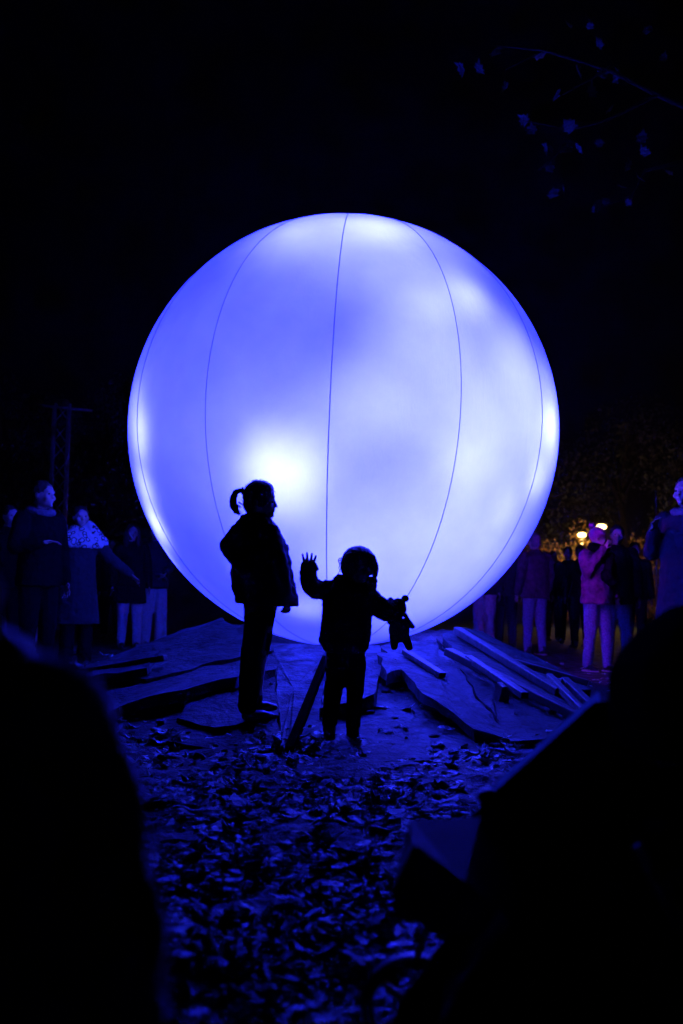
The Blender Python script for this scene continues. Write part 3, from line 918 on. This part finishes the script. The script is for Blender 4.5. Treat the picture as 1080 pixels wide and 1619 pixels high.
j.chain([g.p(582, 938, 0), g.p(600, 961, 2), g.p(614, 966, 4), g.p(622, 966, 5)], [14 * k, 17 * k, 17.5 * k, 13 * k])
j.limb(g.p(534, 915, -6), g.p(590, 919, -8), 7 * k, 7 * k); j.limb(g.p(536, 914, 8), g.p(590, 918, 8), 7 * k, 7 * k)
j.fuse('coat', M_fleece, tod, to, voxel=.006, smooth=2, lump=.014, lump_size=.028, fine=.006, fine_size=.008)
t = MB()
t.stack([(g.p(548, 1010), 30 * k, 24 * k), (g.p(547, 1035), 30 * k, 25 * k), (g.p(547, 1052), 29 * k, 23 * k)])
t.chain([g.p(532, 1046), g.p(529, 1080), g.p(524, 1115), g.p(521, 1146)], [17.5 * k, 15.5 * k, 13 * k, 11.5 * k])
t.chain([g.p(562, 1046), g.p(562, 1080), g.p(560, 1115), g.p(558, 1148)], [17 * k, 14.5 * k, 12.5 * k, 11.5 * k])
t.fuse('trousers', M_black, tod, to, voxel=.0065, smooth=2, lump=.010, lump_size=.04)
for x0, y0 in ((521, 1156), (558, 1159)):
    s = MB()
    s.limb(g.p(x0, y0, -4), g.p(x0, y0 + 1, 20), 9.5 * k, 9.5 * k); s.limb(g.p(x0, y0, 0), g.p(x0, y0 - 12, 0), 10.5 * k, 11 * k)
    s.fuse('shoe', M_shoe, tod, to, voxel=.005)
# the bear
bo = g.p(631, 1028, 10)
bear = empty('teddy_bear', bo); tag(bear, 'dark plush teddy bear dangling from the small child\'s hand', 'teddy bear')
b = MB()
b.ball(g.p(629, 962, 11), (14 * k, 13 * k, 16.5 * k))
b.ball(g.p(630, 966, 20), (7 * k, 6 * k, 6 * k))
b.ball(g.p(640.6, 946.4, 12), (6 * k, 4 * k, 6 * k), 12, 8); b.ball(g.p(617.5, 949, 12), (5 * k, 3.6 * k, 5 * k), 12, 8)
b.ball(g.p(631, 996, 11), (17 * k, 13 * k, 20 * k))
b.limb(g.p(623, 1004, 11), g.p(623.5, 1022, 13), 8 * k, 6 * k); b.limb(g.p(639, 1004, 11), g.p(647, 1023, 13), 8 * k, 6 * k)
b.chain([g.p(640, 972, 12), g.p(647.5, 984, 12), g.p(652.5, 991, 12)], [3.6 * k, 3.4 * k, 4 * k])
b.chain([g.p(620, 975, 10), g.p(616, 984, 6)], [4 * k, 4 * k])
b.fuse('body', M_plush, bear, bo, voxel=.0034, smooth=2, lump=.004, lump_size=.012, fine=.003, fine_size=.005)
for dx in (-5, 5): MB().ball(g.p(630 + dx, 958, 24), 1.6 * k, 8, 6).build('eye', M_eye, bear, bo, smooth=True)
MB().ball(g.p(630, 964, 26.5), (2.4 * k, 1.5 * k, 1.6 * k), 8, 6).build('nose', M_eye, bear, bo, smooth=True)

# ------------------------------------------------------------------ the onlookers
def spot(px, d, py=938): return Vector((X(px, d, py), d, -.004))
FACE_R, FACE_L = R(70), R(-70)
# beside the truss tower
person(spot(60, 8.6), 1.74, R(52), 'tall person in a black coat and grey collar beside the truss tower', M_black, M_black, M_hairb,
       collar=M_grey, armB=((-.16, -.03, .66), (-.08, -.12, .68)), voxel=.010, head_turn=R(15))
person(spot(44, 13.6), 1.66, R(40), 'person with bare calves in a dark coat and shorts by the tower', M_black, M_black, M_hair, bare_calf=True, coat_len=.40, stride=.03)
person(spot(88, 12.2), 1.72, R(60), 'person in black with one knee bent behind the shawl wearer', M_black, M_char, M_hair, stride=.06)
sh = person(spot(122, 10.2), 1.66, R(38), 'person in a long dark coat and patterned pale shawl reaching out one arm', M_char, M_black, M_hair, style='bun',
            coat_len=.27, flare=1.3, armA=((.19, -.03, .68), (.30, -.10, .58)), voxel=.010, head_turn=R(-10))
def shawl_mat():
    m = mat('patterned_shawl', (.5, .5, .5), .9, bump=.4)
    n = m.node_tree.nodes; l = m.node_tree.links; b = n['Principled BSDF']
    v = n.new('ShaderNodeTexVoronoi'); v.inputs['Scale'].default_value = 17; v.distance = 'EUCLIDEAN'
    tc = n.new('ShaderNodeTexCoord'); l.new(tc.outputs['Object'], v.inputs['Vector'])
    r = n.new('ShaderNodeValToRGB'); r.color_ramp.interpolation = 'CONSTANT'
    r.color_ramp.elements[0].color = (.62, .62, .6, 1); r.color_ramp.elements[1].position = .32; r.color_ramp.elements[1].color = (.05, .05, .06, 1)
    e = r.color_ramp.elements.new(.48); e.color = (.55, .55, .55, 1)
    l.new(v.outputs['Distance'], r.inputs['Fac']); l.new(r.outputs['Color'], b.inputs['Base Color'])
    return m
k_ = MB(); hh = 1.66
def U_(x, y, z): return Vector((x * hh, y * hh, z * hh))
k_.stack([(U_(0, .01, .872), .052 * hh, .050 * hh), (U_(0, .008, .845), .078 * hh, .068 * hh), (U_(0, .006, .805), .135 * hh, .085 * hh), (U_(0, .002, .752), .160 * hh, .104 * hh), (U_(0, .002, .735), .155 * hh, .10 * hh)])
k_.limb(U_(.05, -.03, .87), U_(.15, -.02, .77), .035 * hh, .035 * hh)
k_.fuse('shawl', shawl_mat(), sh, voxel=.010, lump=.025, lump_size=.04)
person(spot(206, 13.8), 1.72, R(20), 'long haired person in a black coat and pale trousers next to the ball', M_black, M_pale, M_hair, style='long', coat_len=.36)
person(spot(243, 14.2), 1.76, R(35), 'person in wide pale trousers with clasped hands half hidden by the ball', M_navy, M_pale, M_hairb,
       armA=((.14, -.03, .66), (.03, -.13, .585)), armB=((-.14, -.03, .66), (-.02, -.13, .585)), flare=1.5, stride=.03)
person(spot(176, 16.5), 1.64, R(10), 'person in black standing between the shawl wearer and the long haired person', M_black, M_black, M_hair)
person(spot(152, 18.5), 1.70, R(0), 'person in dark clothes far behind the patterned shawl', M_black, M_black, M_hair)
person(spot(10, 10.5), 1.68, R(45), 'person in a dark jacket at the end of the row by the tower', M_black, M_black, M_hair)
# by the street lamps
person(spot(766, 15.2), 1.74, R(-25), 'person in creased pale trousers whose upper body the ball hides', M_char, mat('lilac_trousers', (.40, .33, .38), .9, .15, 20, bump=.8, bscale=18), M_hair, stride=.035, flare=1.35, lump=.03)
person(spot(846, 13.9), 1.70, R(205), 'person in a plum jacket and jeans with white soled shoes, back turned', mat('dark_plum_cloth', (.06, .018, .055), .9, .4, 14, bump=.6), M_denim, mat('grey_hair', (.16, .14, .15), .7), sole=M_sole, stride=.02, coat_len=.46,
       armB=((-.150, .0, .66), (-.155, -.03, .53)), wide=1.1)
person(spot(800, 15.4), 1.72, R(-20), 'person in dark blue jeans just behind the plum jacket', M_char, M_navy, M_hair)
person(spot(898, 17.5), 1.70, R(-20), 'bare headed person in black between the plum jacket and the beanie', M_black, M_black, M_hair)
person(spot(918, 16.0), 1.66, R(190), 'person in black in front of the bright street lamp, back turned', M_black, M_black, M_hair)
wm = person(spot(944, 11.0), 1.58, R(28), 'person in a mauve pompom beanie holding a hand to the mouth', M_plum, M_denim, M_hair, style='pompom', hat=M_mauve, sole=M_sole,
       armB=((-.13, -.045, .685), (-.035, -.105, .845)), armA=((.15, .02, .66), (.165, -.01, .52)), head_turn=R(48), stride=.035, voxel=.009, coat_len=.465, puff=1.05, lump=.02)
s_ = MB(); hh = 1.58
s_.limb(U_(.05, -.085, .80), U_(-.02, -.118, .66), .028 * hh, .028 * hh); s_.limb(U_(-.06, -.02, .858), U_(.06, -.02, .858), .035 * hh, .035 * hh)
s_.limb(U_(-.02, -.118, .66), U_(.03, -.12, .62), .045 * hh, .04 * hh)
s_.fuse('scarf', M_black, wm, voxel=.01, lump=.02, lump_size=.04)
person(spot(976, 11.6), 1.66, R(-10), 'person in a black coat and blue jeans close beside the beanie wearer', M_black, M_denim, M_hair, coat_len=.44, stride=.04)
person(spot(1004, 15.0), 1.66, R(0), 'person in black near the small path light', M_black, M_black, M_hair)
person(spot(874, 18.5), 1.66, R(10), 'person in black far behind the plum jacket', M_black, M_black, M_hair)
person(spot(1088, 8.0), 1.80, R(-48), 'broad person in a buttoned navy coat by the slim pale post', M_navy, M_black, M_hairb, wide=1.15, coat_len=.36, voxel=.010,
       armB=((-.16, -.03, .66), (-.10, -.11, .75)), collar=M_grey)

# ------------------------------------------------------------------ the child close to the lens
person((-.303, .68, -.004), .955, R(172), 'child in a thick dark coat facing the ball across from the pushchair', mat('thick_coat', (.16, .16, .2), .9, bump=.4, sheen=.8), M_black, M_hairb,
       head_k=1.1, wide=1.16, puff=1.22, coat_len=.40, voxel=.009, collar=mat('thick_coat', (.1, .1, .1)), drop=.055,
       armA=((.165, .012, .62), (.17, -.02, .46)), armB=((-.165, .012, .62), (-.17, -.02, .46)))

# ------------------------------------------------------------------ the pushchair
g = PS(1.6); k = g.k
pc0 = g.p(900, 1650); pc0.z = 0
push = empty('pushchair', pc0); tag(push, 'black covered pushchair with a rounded hood and front wheel', 'pushchair')
M_pcloth = mat('pushchair_fabric', (.006, .006, .008), .95, .2, bump=.3, spec=0)
M_tube = mat('pushchair_tube', (.55, .55, .58), .5, .1, spec=.5)
def pp(x, y, d=0): return g.p(x, y, 0) + Vector((0, d, 0))
# hood
hv = []; hf = []; NU, NV = 22, 16
piv = pp(1135, 1135)
for u in range(NU + 1):
    a = R(200) - R(190) * u / NU
    for v in range(NV + 1):
        t = -1 + 2 * v / NV
        rad = .155 * (1 - .35 * abs(t) ** 3.2)
        rib = .006 * abs(math.sin(4 * math.pi * u / NU))
        hv.append(piv + Vector((math.cos(a) * (rad - rib) * .95, t * .19 + .02, math.sin(a) * (rad - rib) * 1.12)))
for u in range(NU):
    for v in range(NV):
        a = u * (NV + 1) + v; hf.append((a, a + 1, a + NV + 2, a + NV + 1))
ho = MB().add(hv, hf).build('hood', M_pcloth, push, pc0, smooth=True)
sd = ho.modifiers.new('cloth', 'SOLIDIFY'); sd.thickness = .008
for ua in (0, NU // 2, NU):
    MB().tube([Vector(q) for q in hv[ua * (NV + 1):(ua + 1) * (NV + 1)]], .006).build('hood_rib', M_tube, push, pc0, smooth=True)
far = [pp(982, 1126, .17), pp(800, 1290, .17), pp(768, 1325, .17), pp(790, 1405, .17), pp(905, 1490, .17), pp(1160, 1500, .17), pp(1180, 1120, .17)]
near = [pp(1075, 1290, -.15), pp(905, 1420, -.15), pp(850, 1440, -.15), pp(850, 1470, -.15), pp(905, 1530, -.15), pp(1180, 1540, -.15), pp(1240, 1290, -.15)]
n_ = len(far)
MB().add(far + near, [tuple(reversed(range(n_))), tuple(range(n_, 2 * n_))] + [(i, (i + 1) % n_, n_ + (i + 1) % n_, n_ + i) for i in range(n_)]).build('seat_shell', M_pcloth, push, pc0, bevel=.004)
def cloth_edge():
    m = bpy.data.materials.new('thin_hem_cloth'); m.use_nodes = True
    n = m.node_tree.nodes; l = m.node_tree.links; b = n['Principled BSDF']; b.inputs['Base Color'].default_value = (.04, .05, .06, 1)
    tr = n.new('ShaderNodeBsdfTranslucent'); tr.inputs['Color'].default_value = (.16, .24, .26, 1)
    mx = n.new('ShaderNodeMixShader'); mx.inputs['Fac'].default_value = .7
    l.new(b.outputs[0], mx.inputs[1]); l.new(tr.outputs[0], mx.inputs[2]); l.new(mx.outputs[0], n['Material Output'].inputs['Surface'])
    return m
hp = [pp(x_, y_, .172) for x_, y_ in ((990, 1115), (945, 1155), (900, 1195), (850, 1240), (800, 1285))]
MB().add([q for p_ in hp for q in (p_ + Vector((0, 0, .006)), p_ + Vector((.004, 0, -.012)))], [(2 * i, 2 * i + 1, 2 * i + 3, 2 * i + 2) for i in range(4)]).build('hem', cloth_edge(), push, pc0, smooth=True)
MB().ball(pp(790, 1288, .14), (.018, .022, .014), 14, 10, Matrix.Rotation(R(-35), 3, 'Y')).build('hinge_knob', M_plastic, push, pc0, smooth=True)
fv = [pp(653, 1324, .12), pp(775, 1316, .12), pp(722, 1368, -.10), pp(655, 1330, -.02), pp(613, 1410, -.02), pp(674, 1447, -.10), pp(830, 1450, -.10), pp(840, 1330, .12), pp(668, 1410, .12), pp(830, 1410, .12)]
MB().add(fv, [(0, 3, 2, 1), (3, 4, 5, 2), (0, 8, 4, 3), (2, 5, 6), (1, 2, 6, 7), (0, 1, 7, 9, 8), (4, 8, 5), (5, 8, 9, 6), (6, 9, 7)]).build('footrest', mat('footrest_plastic', (.06, .06, .07), .7, .15, spec=.2), push, pc0, bevel=.006)
MB().prism([pp(690, 1440, -.12), pp(648, 1500, -.12), pp(612, 1552, -.12), pp(606, 1640, -.12), pp(1130, 1640, -.12), pp(1150, 1498, -.12)], (.09, .26, 0)).build('basket', M_pcloth, push, pc0, bevel=.02)
for d in (-.155, .175):
    MB().tube([pp(770, 1400, d), pp(700, 1490, d), pp(668, 1600, d)], .011).build('front_leg', M_tube, push, pc0, smooth=True)
    MB().tube([pp(960, 1300, d), pp(1080, 1500, d), pp(1150, 1610, d)], .011).build('rear_leg', M_tube, push, pc0, smooth=True)
    MB().tube([pp(1060, 1280, d), pp(1200, 1060, d), pp(1290, 940, d)], .011).build('push_bar', M_tube, push, pc0, smooth=True)
MB().tube([pp(1290, 940, -.155), pp(1305, 925, -.10), pp(1305, 925, .12), pp(1290, 940, .175)], .014).build('handle', M_plastic, push, pc0, smooth=True)
for x, r_ in ((665, .088), (1150, .105)):
    for d in (-.16, .18):
        c = pp(x, 1640, d); c.z = r_ + .004
        wv = MB(); n = 28
        for rr_, name, m, th in ((r_, 'wheel', M_plastic, .018),):
            ring = MB()
            prof = [(rr_, 0), (rr_ * .96, th), (rr_ * .80, th), (rr_ * .76, 0), (rr_ * .80, -th), (rr_ * .96, -th)]
            vs = [c + Vector((q * math.cos(2 * math.pi * i / n), z, q * math.sin(2 * math.pi * i / n))) for i in range(n) for q, z in prof]
            fs = [(i * 6 + a, i * 6 + (a + 1) % 6, ((i + 1) % n) * 6 + (a + 1) % 6, ((i + 1) % n) * 6 + a) for i in range(n) for a in range(6)]
            wo = ring.add(vs, fs).build('wheel', m, push, pc0, smooth=True)
        hb = MB().limb(c + Vector((0, -.02, 0)), c + Vector((0, .02, 0)), .014, .014)
        for a in range(5):
            an = 2 * math.pi * a / 5
            hb.bar(c, c + Vector((math.cos(an), 0, math.sin(an))) * r_ * .8, .01, .014)
        hb.build('spokes', M_tube, wo, pc0)

# ------------------------------------------------------------------ the truss tower
td = 20.0
tb = spot(86, td); tower = empty('truss_tower', tb)
tag(tower, 'slim steel truss tower with a crossbar behind the onlookers', 'truss tower')
topz = P(98, 640, td).z
a_ = .145
corners = [(-a_, -a_), (a_, -a_), (a_, a_), (-a_, a_)]
rotT = Matrix.Rotation(R(24), 3, 'Z')
cp = [rotT @ Vector((x, y, 0)) for x, y in corners]
for q in cp: MB().tube([q, q + Vector((0, 0, topz))], .024).build('chord', M_steel, tower, smooth=True)
nb = 12
for i in range(4):
    p, q = cp[i], cp[(i + 1) % 4]
    for s in range(nb):
        z0, z1 = topz * s / nb, topz * (s + 1) / nb
        A, B = (p, q) if s % 2 == 0 else (q, p)
        MB().tube([A + Vector((0, 0, z0)), B + Vector((0, 0, z1))], .009, 6).build('brace', M_steel, tower, smooth=True)
MB().tube([Vector((-.42, 0, topz - .02)), Vector((.60, .05, topz - .10))], .024).build('crossbar', M_steel, tower, smooth=True)
MB().box((0, 0, .02), .7, .7, .04).build('base_plate', M_steel, tower, bevel=.005)
MB().limb((.04, -.08, topz + .04), (.04, .10, topz + .06), .07, .08).build('spotlight', M_plastic, tower, smooth=True)
MB().limb((-.42, -.06, topz - .06), (-.42, .06, topz - .10), .05, .06).build('spotlight', M_plastic, tower, smooth=True)

# ------------------------------------------------------------------ street lamps and posts
def glow_mat(name, col, e):
    m = bpy.data.materials.new(name); m.use_nodes = True
    n = m.node_tree.nodes; l = m.node_tree.links; n.remove(n['Principled BSDF'])
    em = n.new('ShaderNodeEmission'); em.inputs['Color'].default_value = (*col, 1); em.inputs['Strength'].default_value = e
    l.new(em.outputs[0], n['Material Output'].inputs['Surface']); return m
M_warm = glow_mat('warm_lantern_glass', (1, .62, .16), 14)
def street_lamp(px, py, d, label, power, rad=.085):
    p = P(px, py, d); base = Vector((p.x, p.y, 0))
    o = empty('street_lamp', base); tag(o, label, 'street lamp', 'street lamps beyond the onlookers')
    MB().tube([(0, 0, 0), (0, 0, .5), (0, 0, p.z - .12)], [.06, .045, .035]).build('post', M_steel, o, smooth=True)
    MB().ball((0, 0, p.z), (rad * 1.35, rad * 1.35, rad * .75), 16, 10).build('lantern', M_warm, o, smooth=True)
    MB().stack([((0, 0, p.z + .07), .16, .16), ((0, 0, p.z + .10), .15, .15), ((0, 0, p.z + .14), .04, .04)]).build('cap', M_plastic, o)
    MB().stack([((0, 0, p.z - .13), .035, .035), ((0, 0, p.z - .06), .09, .09)]).build('collar', M_plastic, o)
    ld = bpy.data.lights.new('lantern_light', 'POINT'); ld.energy = power; ld.color = (1, .55, .14); ld.shadow_soft_size = .1
    lo = bpy.data.objects.new('lantern_light', ld); COL.objects.link(lo); lo.parent = o; lo.location = (0, 0, p.z - .2)
street_lamp(920, 846, 26, 'lit street lamp with a warm lantern beside the beanie wearer', 70)
street_lamp(951, 833, 27, 'lit street lamp whose lantern peeps over the pompom beanie', 90, .10)
p = P(1016, 902, 24); o = empty('path_light', (p.x, p.y, 0)); tag(o, 'small low path light glowing warm near the slim post', 'path light')
MB().tube([(0, 0, 0), (0, 0, p.z - .03)], .03).build('post', M_plastic, o, smooth=True)
MB().stack([((0, 0, p.z - .03), .045, .045), ((0, 0, p.z + .03), .05, .05)]).build('lens', glow_mat('path_light_lens', (1, .75, .35), 5), o)
MB().stack([((0, 0, p.z + .031), .06, .06), ((0, 0, p.z + .05), .03, .03)]).build('cap', M_plastic, o)
p = P(1037, 778, 19); o = empty('sign_post', (p.x, p.y, 0)); tag(o, 'slim pale post lit by the street lamps', 'post')
MB().tube([(0, 0, 0), (0, 0, p.z)], .022).build('pole', mat('painted_post', (.4, .38, .35), .5), o, smooth=True)
MB().ball((0, 0, p.z + .01), (.03, .03, .02), 10, 6).build('cap', M_steel, o, smooth=True)

# ------------------------------------------------------------------ trees and hedges beyond
def leaf_cloud(rnd, blobs, n, size):
    V = []; F = []
    for i in range(n):
        c, r_ = blobs[rnd.randrange(len(blobs))]
        d = Vector((rnd.gauss(0, 1), rnd.gauss(0, 1), rnd.gauss(0, 1))).normalized() * (rnd.random() ** .4)
        p = Vector(c) + Vector((d.x * r_[0], d.y * r_[1], d.z * r_[2]))
        s = size * rnd.uniform(.6, 1.4)
        M = Euler((rnd.uniform(0, 6.3), rnd.uniform(0, 6.3), rnd.uniform(0, 6.3))).to_matrix() * s
        k = len(V)
        V += [tuple(M @ Vector(q) + p) for q in ((-.5, 0, 0), (0, -.3, .05), (.5, 0, 0), (0, .3, .05))]
        F.append((k, k + 1, k + 2, k + 3))
    return V, F
def tree(x, y, h, spread, label, seed, n=2600, m=M_leafgreen):
    rnd = random.Random(seed)
    o = empty('tree', (x, y, 0)); tag(o, label, 'tree', 'trees behind the onlookers')
    tr = MB(); th = h * .35
    tr.tube([(0, 0, -.1), (rnd.uniform(-.1, .1), 0, th * .5), (rnd.uniform(-.15, .15), .1, th), (rnd.uniform(-.3, .3), .1, h * .8)], [.22, .17, .13, .04], 10)
    blobs = []
    for i in range(9):
        a = rnd.uniform(0, 6.3); z = rnd.uniform(.38, .9) * h; rr_ = spread * rnd.uniform(.25, .75) * (1.1 - .5 * z / h)
        c = Vector((rr_ * math.cos(a), rr_ * math.sin(a), z))
        tr.tube([(0, .05, z * .75), c * .6 + Vector((0, 0, z * .36)), c], [.07, .05, .015], 6)
        blobs.append((c, (spread * rnd.uniform(.28, .45),) * 2 + (spread * rnd.uniform(.2, .34),)))
    tr.build('trunk', M_bark, o, smooth=True)
    V, F = leaf_cloud(rnd, blobs, n, .13)
    tag(MB().add(V, F).build('crown', m, o), kind='stuff')
tree(X(820, 30), 30, 6.5, 3.2, 'leafy tree between the ball and the first street lamp', 1)
tree(X(985, 31), 31, 7.0, 3.4, 'leafy tree rising behind the two street lamps', 2)
tree(X(1120, 29), 29, 6.0, 3.0, 'leafy tree behind the slim pale post', 3)
tree(X(160, 30), 30, 7.5, 3.4, 'dark leafy tree behind the truss tower', 4)
tree(X(-20, 27), 27, 7.0, 3.2, 'dark leafy tree beyond the row by the tower', 5)
def hedge(x0, x1, y, h, label, seed, m=M_leafgold, n=3000):
    rnd = random.Random(seed); cx = (x0 + x1) / 2
    o = empty('hedge', (cx, y, 0)); tag(o, label, 'hedge', 'hedges by the street lamps')
    st = MB(); blobs = []
    q = x0
    while q < x1:
        hh_ = h * rnd.uniform(.82, 1.06)
        st.tube([(q - cx, 0, -.05), (q - cx + rnd.uniform(-.1, .1), 0, hh_ * .6)], [.03, .015], 6)
        for z in (.25, .5, .78): blobs.append((Vector((q - cx, 0, hh_ * z)), (.36, .36, hh_ * .24)))
        q += .4
    st.build('stem', M_bark, o)
    V, F = leaf_cloud(rnd, blobs, n, .075)
    tag(MB().add(V, F).build('foliage', m, o), kind='stuff')
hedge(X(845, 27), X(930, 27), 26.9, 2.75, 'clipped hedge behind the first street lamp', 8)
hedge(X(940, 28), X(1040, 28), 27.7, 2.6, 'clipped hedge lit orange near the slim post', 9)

# the bough that hangs into the picture, its tree standing beside the frame
tx = Vector((4.6, 9.4, 0)); o = empty('tree', tx); tag(o, 'tree with a sparse leafy bough reaching over the ball', 'tree')
tr = MB(); tr.tube([(0, 0, -.1), (.05, 0, 2), (-.05, .1, 4), (.1, .1, 6.4)], [.20, .16, .13, .06], 12)
tr.build('trunk', M_bark, o, smooth=True)
def bough(pts, rs):
    MB().tube([Vector(q) - tx for q in pts], rs, 6).build('branch', M_bark, o, smooth=True)
Db = 7.8
def B(px, py, d=0): return P(px, py, Db + d)
bough([tx + Vector((0, 0, 4.6)), B(1130, 190, .4), B(1040, 150, .2), B(960, 110), B(860, 80), B(780, 72, -.1)], [.06, .03, .022, .015, .010, .004])
bough([B(1040, 150, .2), B(960, 190, .1), B(900, 205, 0), B(880, 245, -.1), B(850, 270, -.15)], [.018, .012, .008, .006, .003])
bough([B(960, 110), B(925, 130, -.1), B(890, 150, -.1)], [.010, .006, .003])
bough([tx + Vector((0, 0, 4.0)), B(1100, 250, .3), B(1020, 270, .1), B(1000, 310, 0), B(955, 325, -.1)], [.04, .02, .012, .008, .003])
bough([B(860, 80), B(800, 110, 0), B(795, 135, 0)], [.006, .004, .002])
bough([B(900, 205), B(850, 195, -.1), B(825, 190, -.1)], [.006, .004, .002])
rnd = random.Random(17)
lf = bpy.data.meshes.new('leaf'); lf.from_pydata(LV[0][0], [], LV[0][1]); lf.update(); lf.materials.append(M_leafgreen)
shown = [(727, 106), (757, 104), (799, 135), (826, 187), (840, 202), (881, 146), (915, 112), (957, 110), (897, 195), (896, 235), (912, 232), (948, 322), (994, 258), (870, 262), (935, 140), (860, 84), (785, 78), (1010, 280), (975, 118)]
for i in range(48):
    if i < len(shown): c = B(*shown[i], rnd.uniform(-.2, .2)); s = rnd.uniform(.10, .15)
    else:
        c = B(rnd.uniform(860, 1160), rnd.uniform(-60, 330), rnd.uniform(-.3, 1.2)); s = rnd.uniform(.08, .14)
    q = link('leaf', lf, None, o); q.location = c - tx; q.scale = (s, s, s)
    q.rotation_euler = (rnd.uniform(.6, 2.2), rnd.uniform(-.6, .6), rnd.uniform(0, 6.3))

# ------------------------------------------------------------------ damp night air
hz = MB().box((0, 60, 5.0), 900, 900, 12.0).build('haze', None)
tag(hz, 'thin damp night air glowing faintly round the ball', 'haze', kind='stuff')
hm = bpy.data.materials.new('damp_air'); hm.use_nodes = True
n = hm.node_tree.nodes; n.remove(n['Principled BSDF'])
pv = n.new('ShaderNodeVolumePrincipled'); pv.inputs['Density'].default_value = HAZE; pv.inputs['Color'].default_value = (.9, .9, .92, 1); pv.inputs['Anisotropy'].default_value = .3
hm.node_tree.links.new(pv.outputs[0], n['Material Output'].inputs['Volume'])
hz.data.materials.append(hm)

bake()
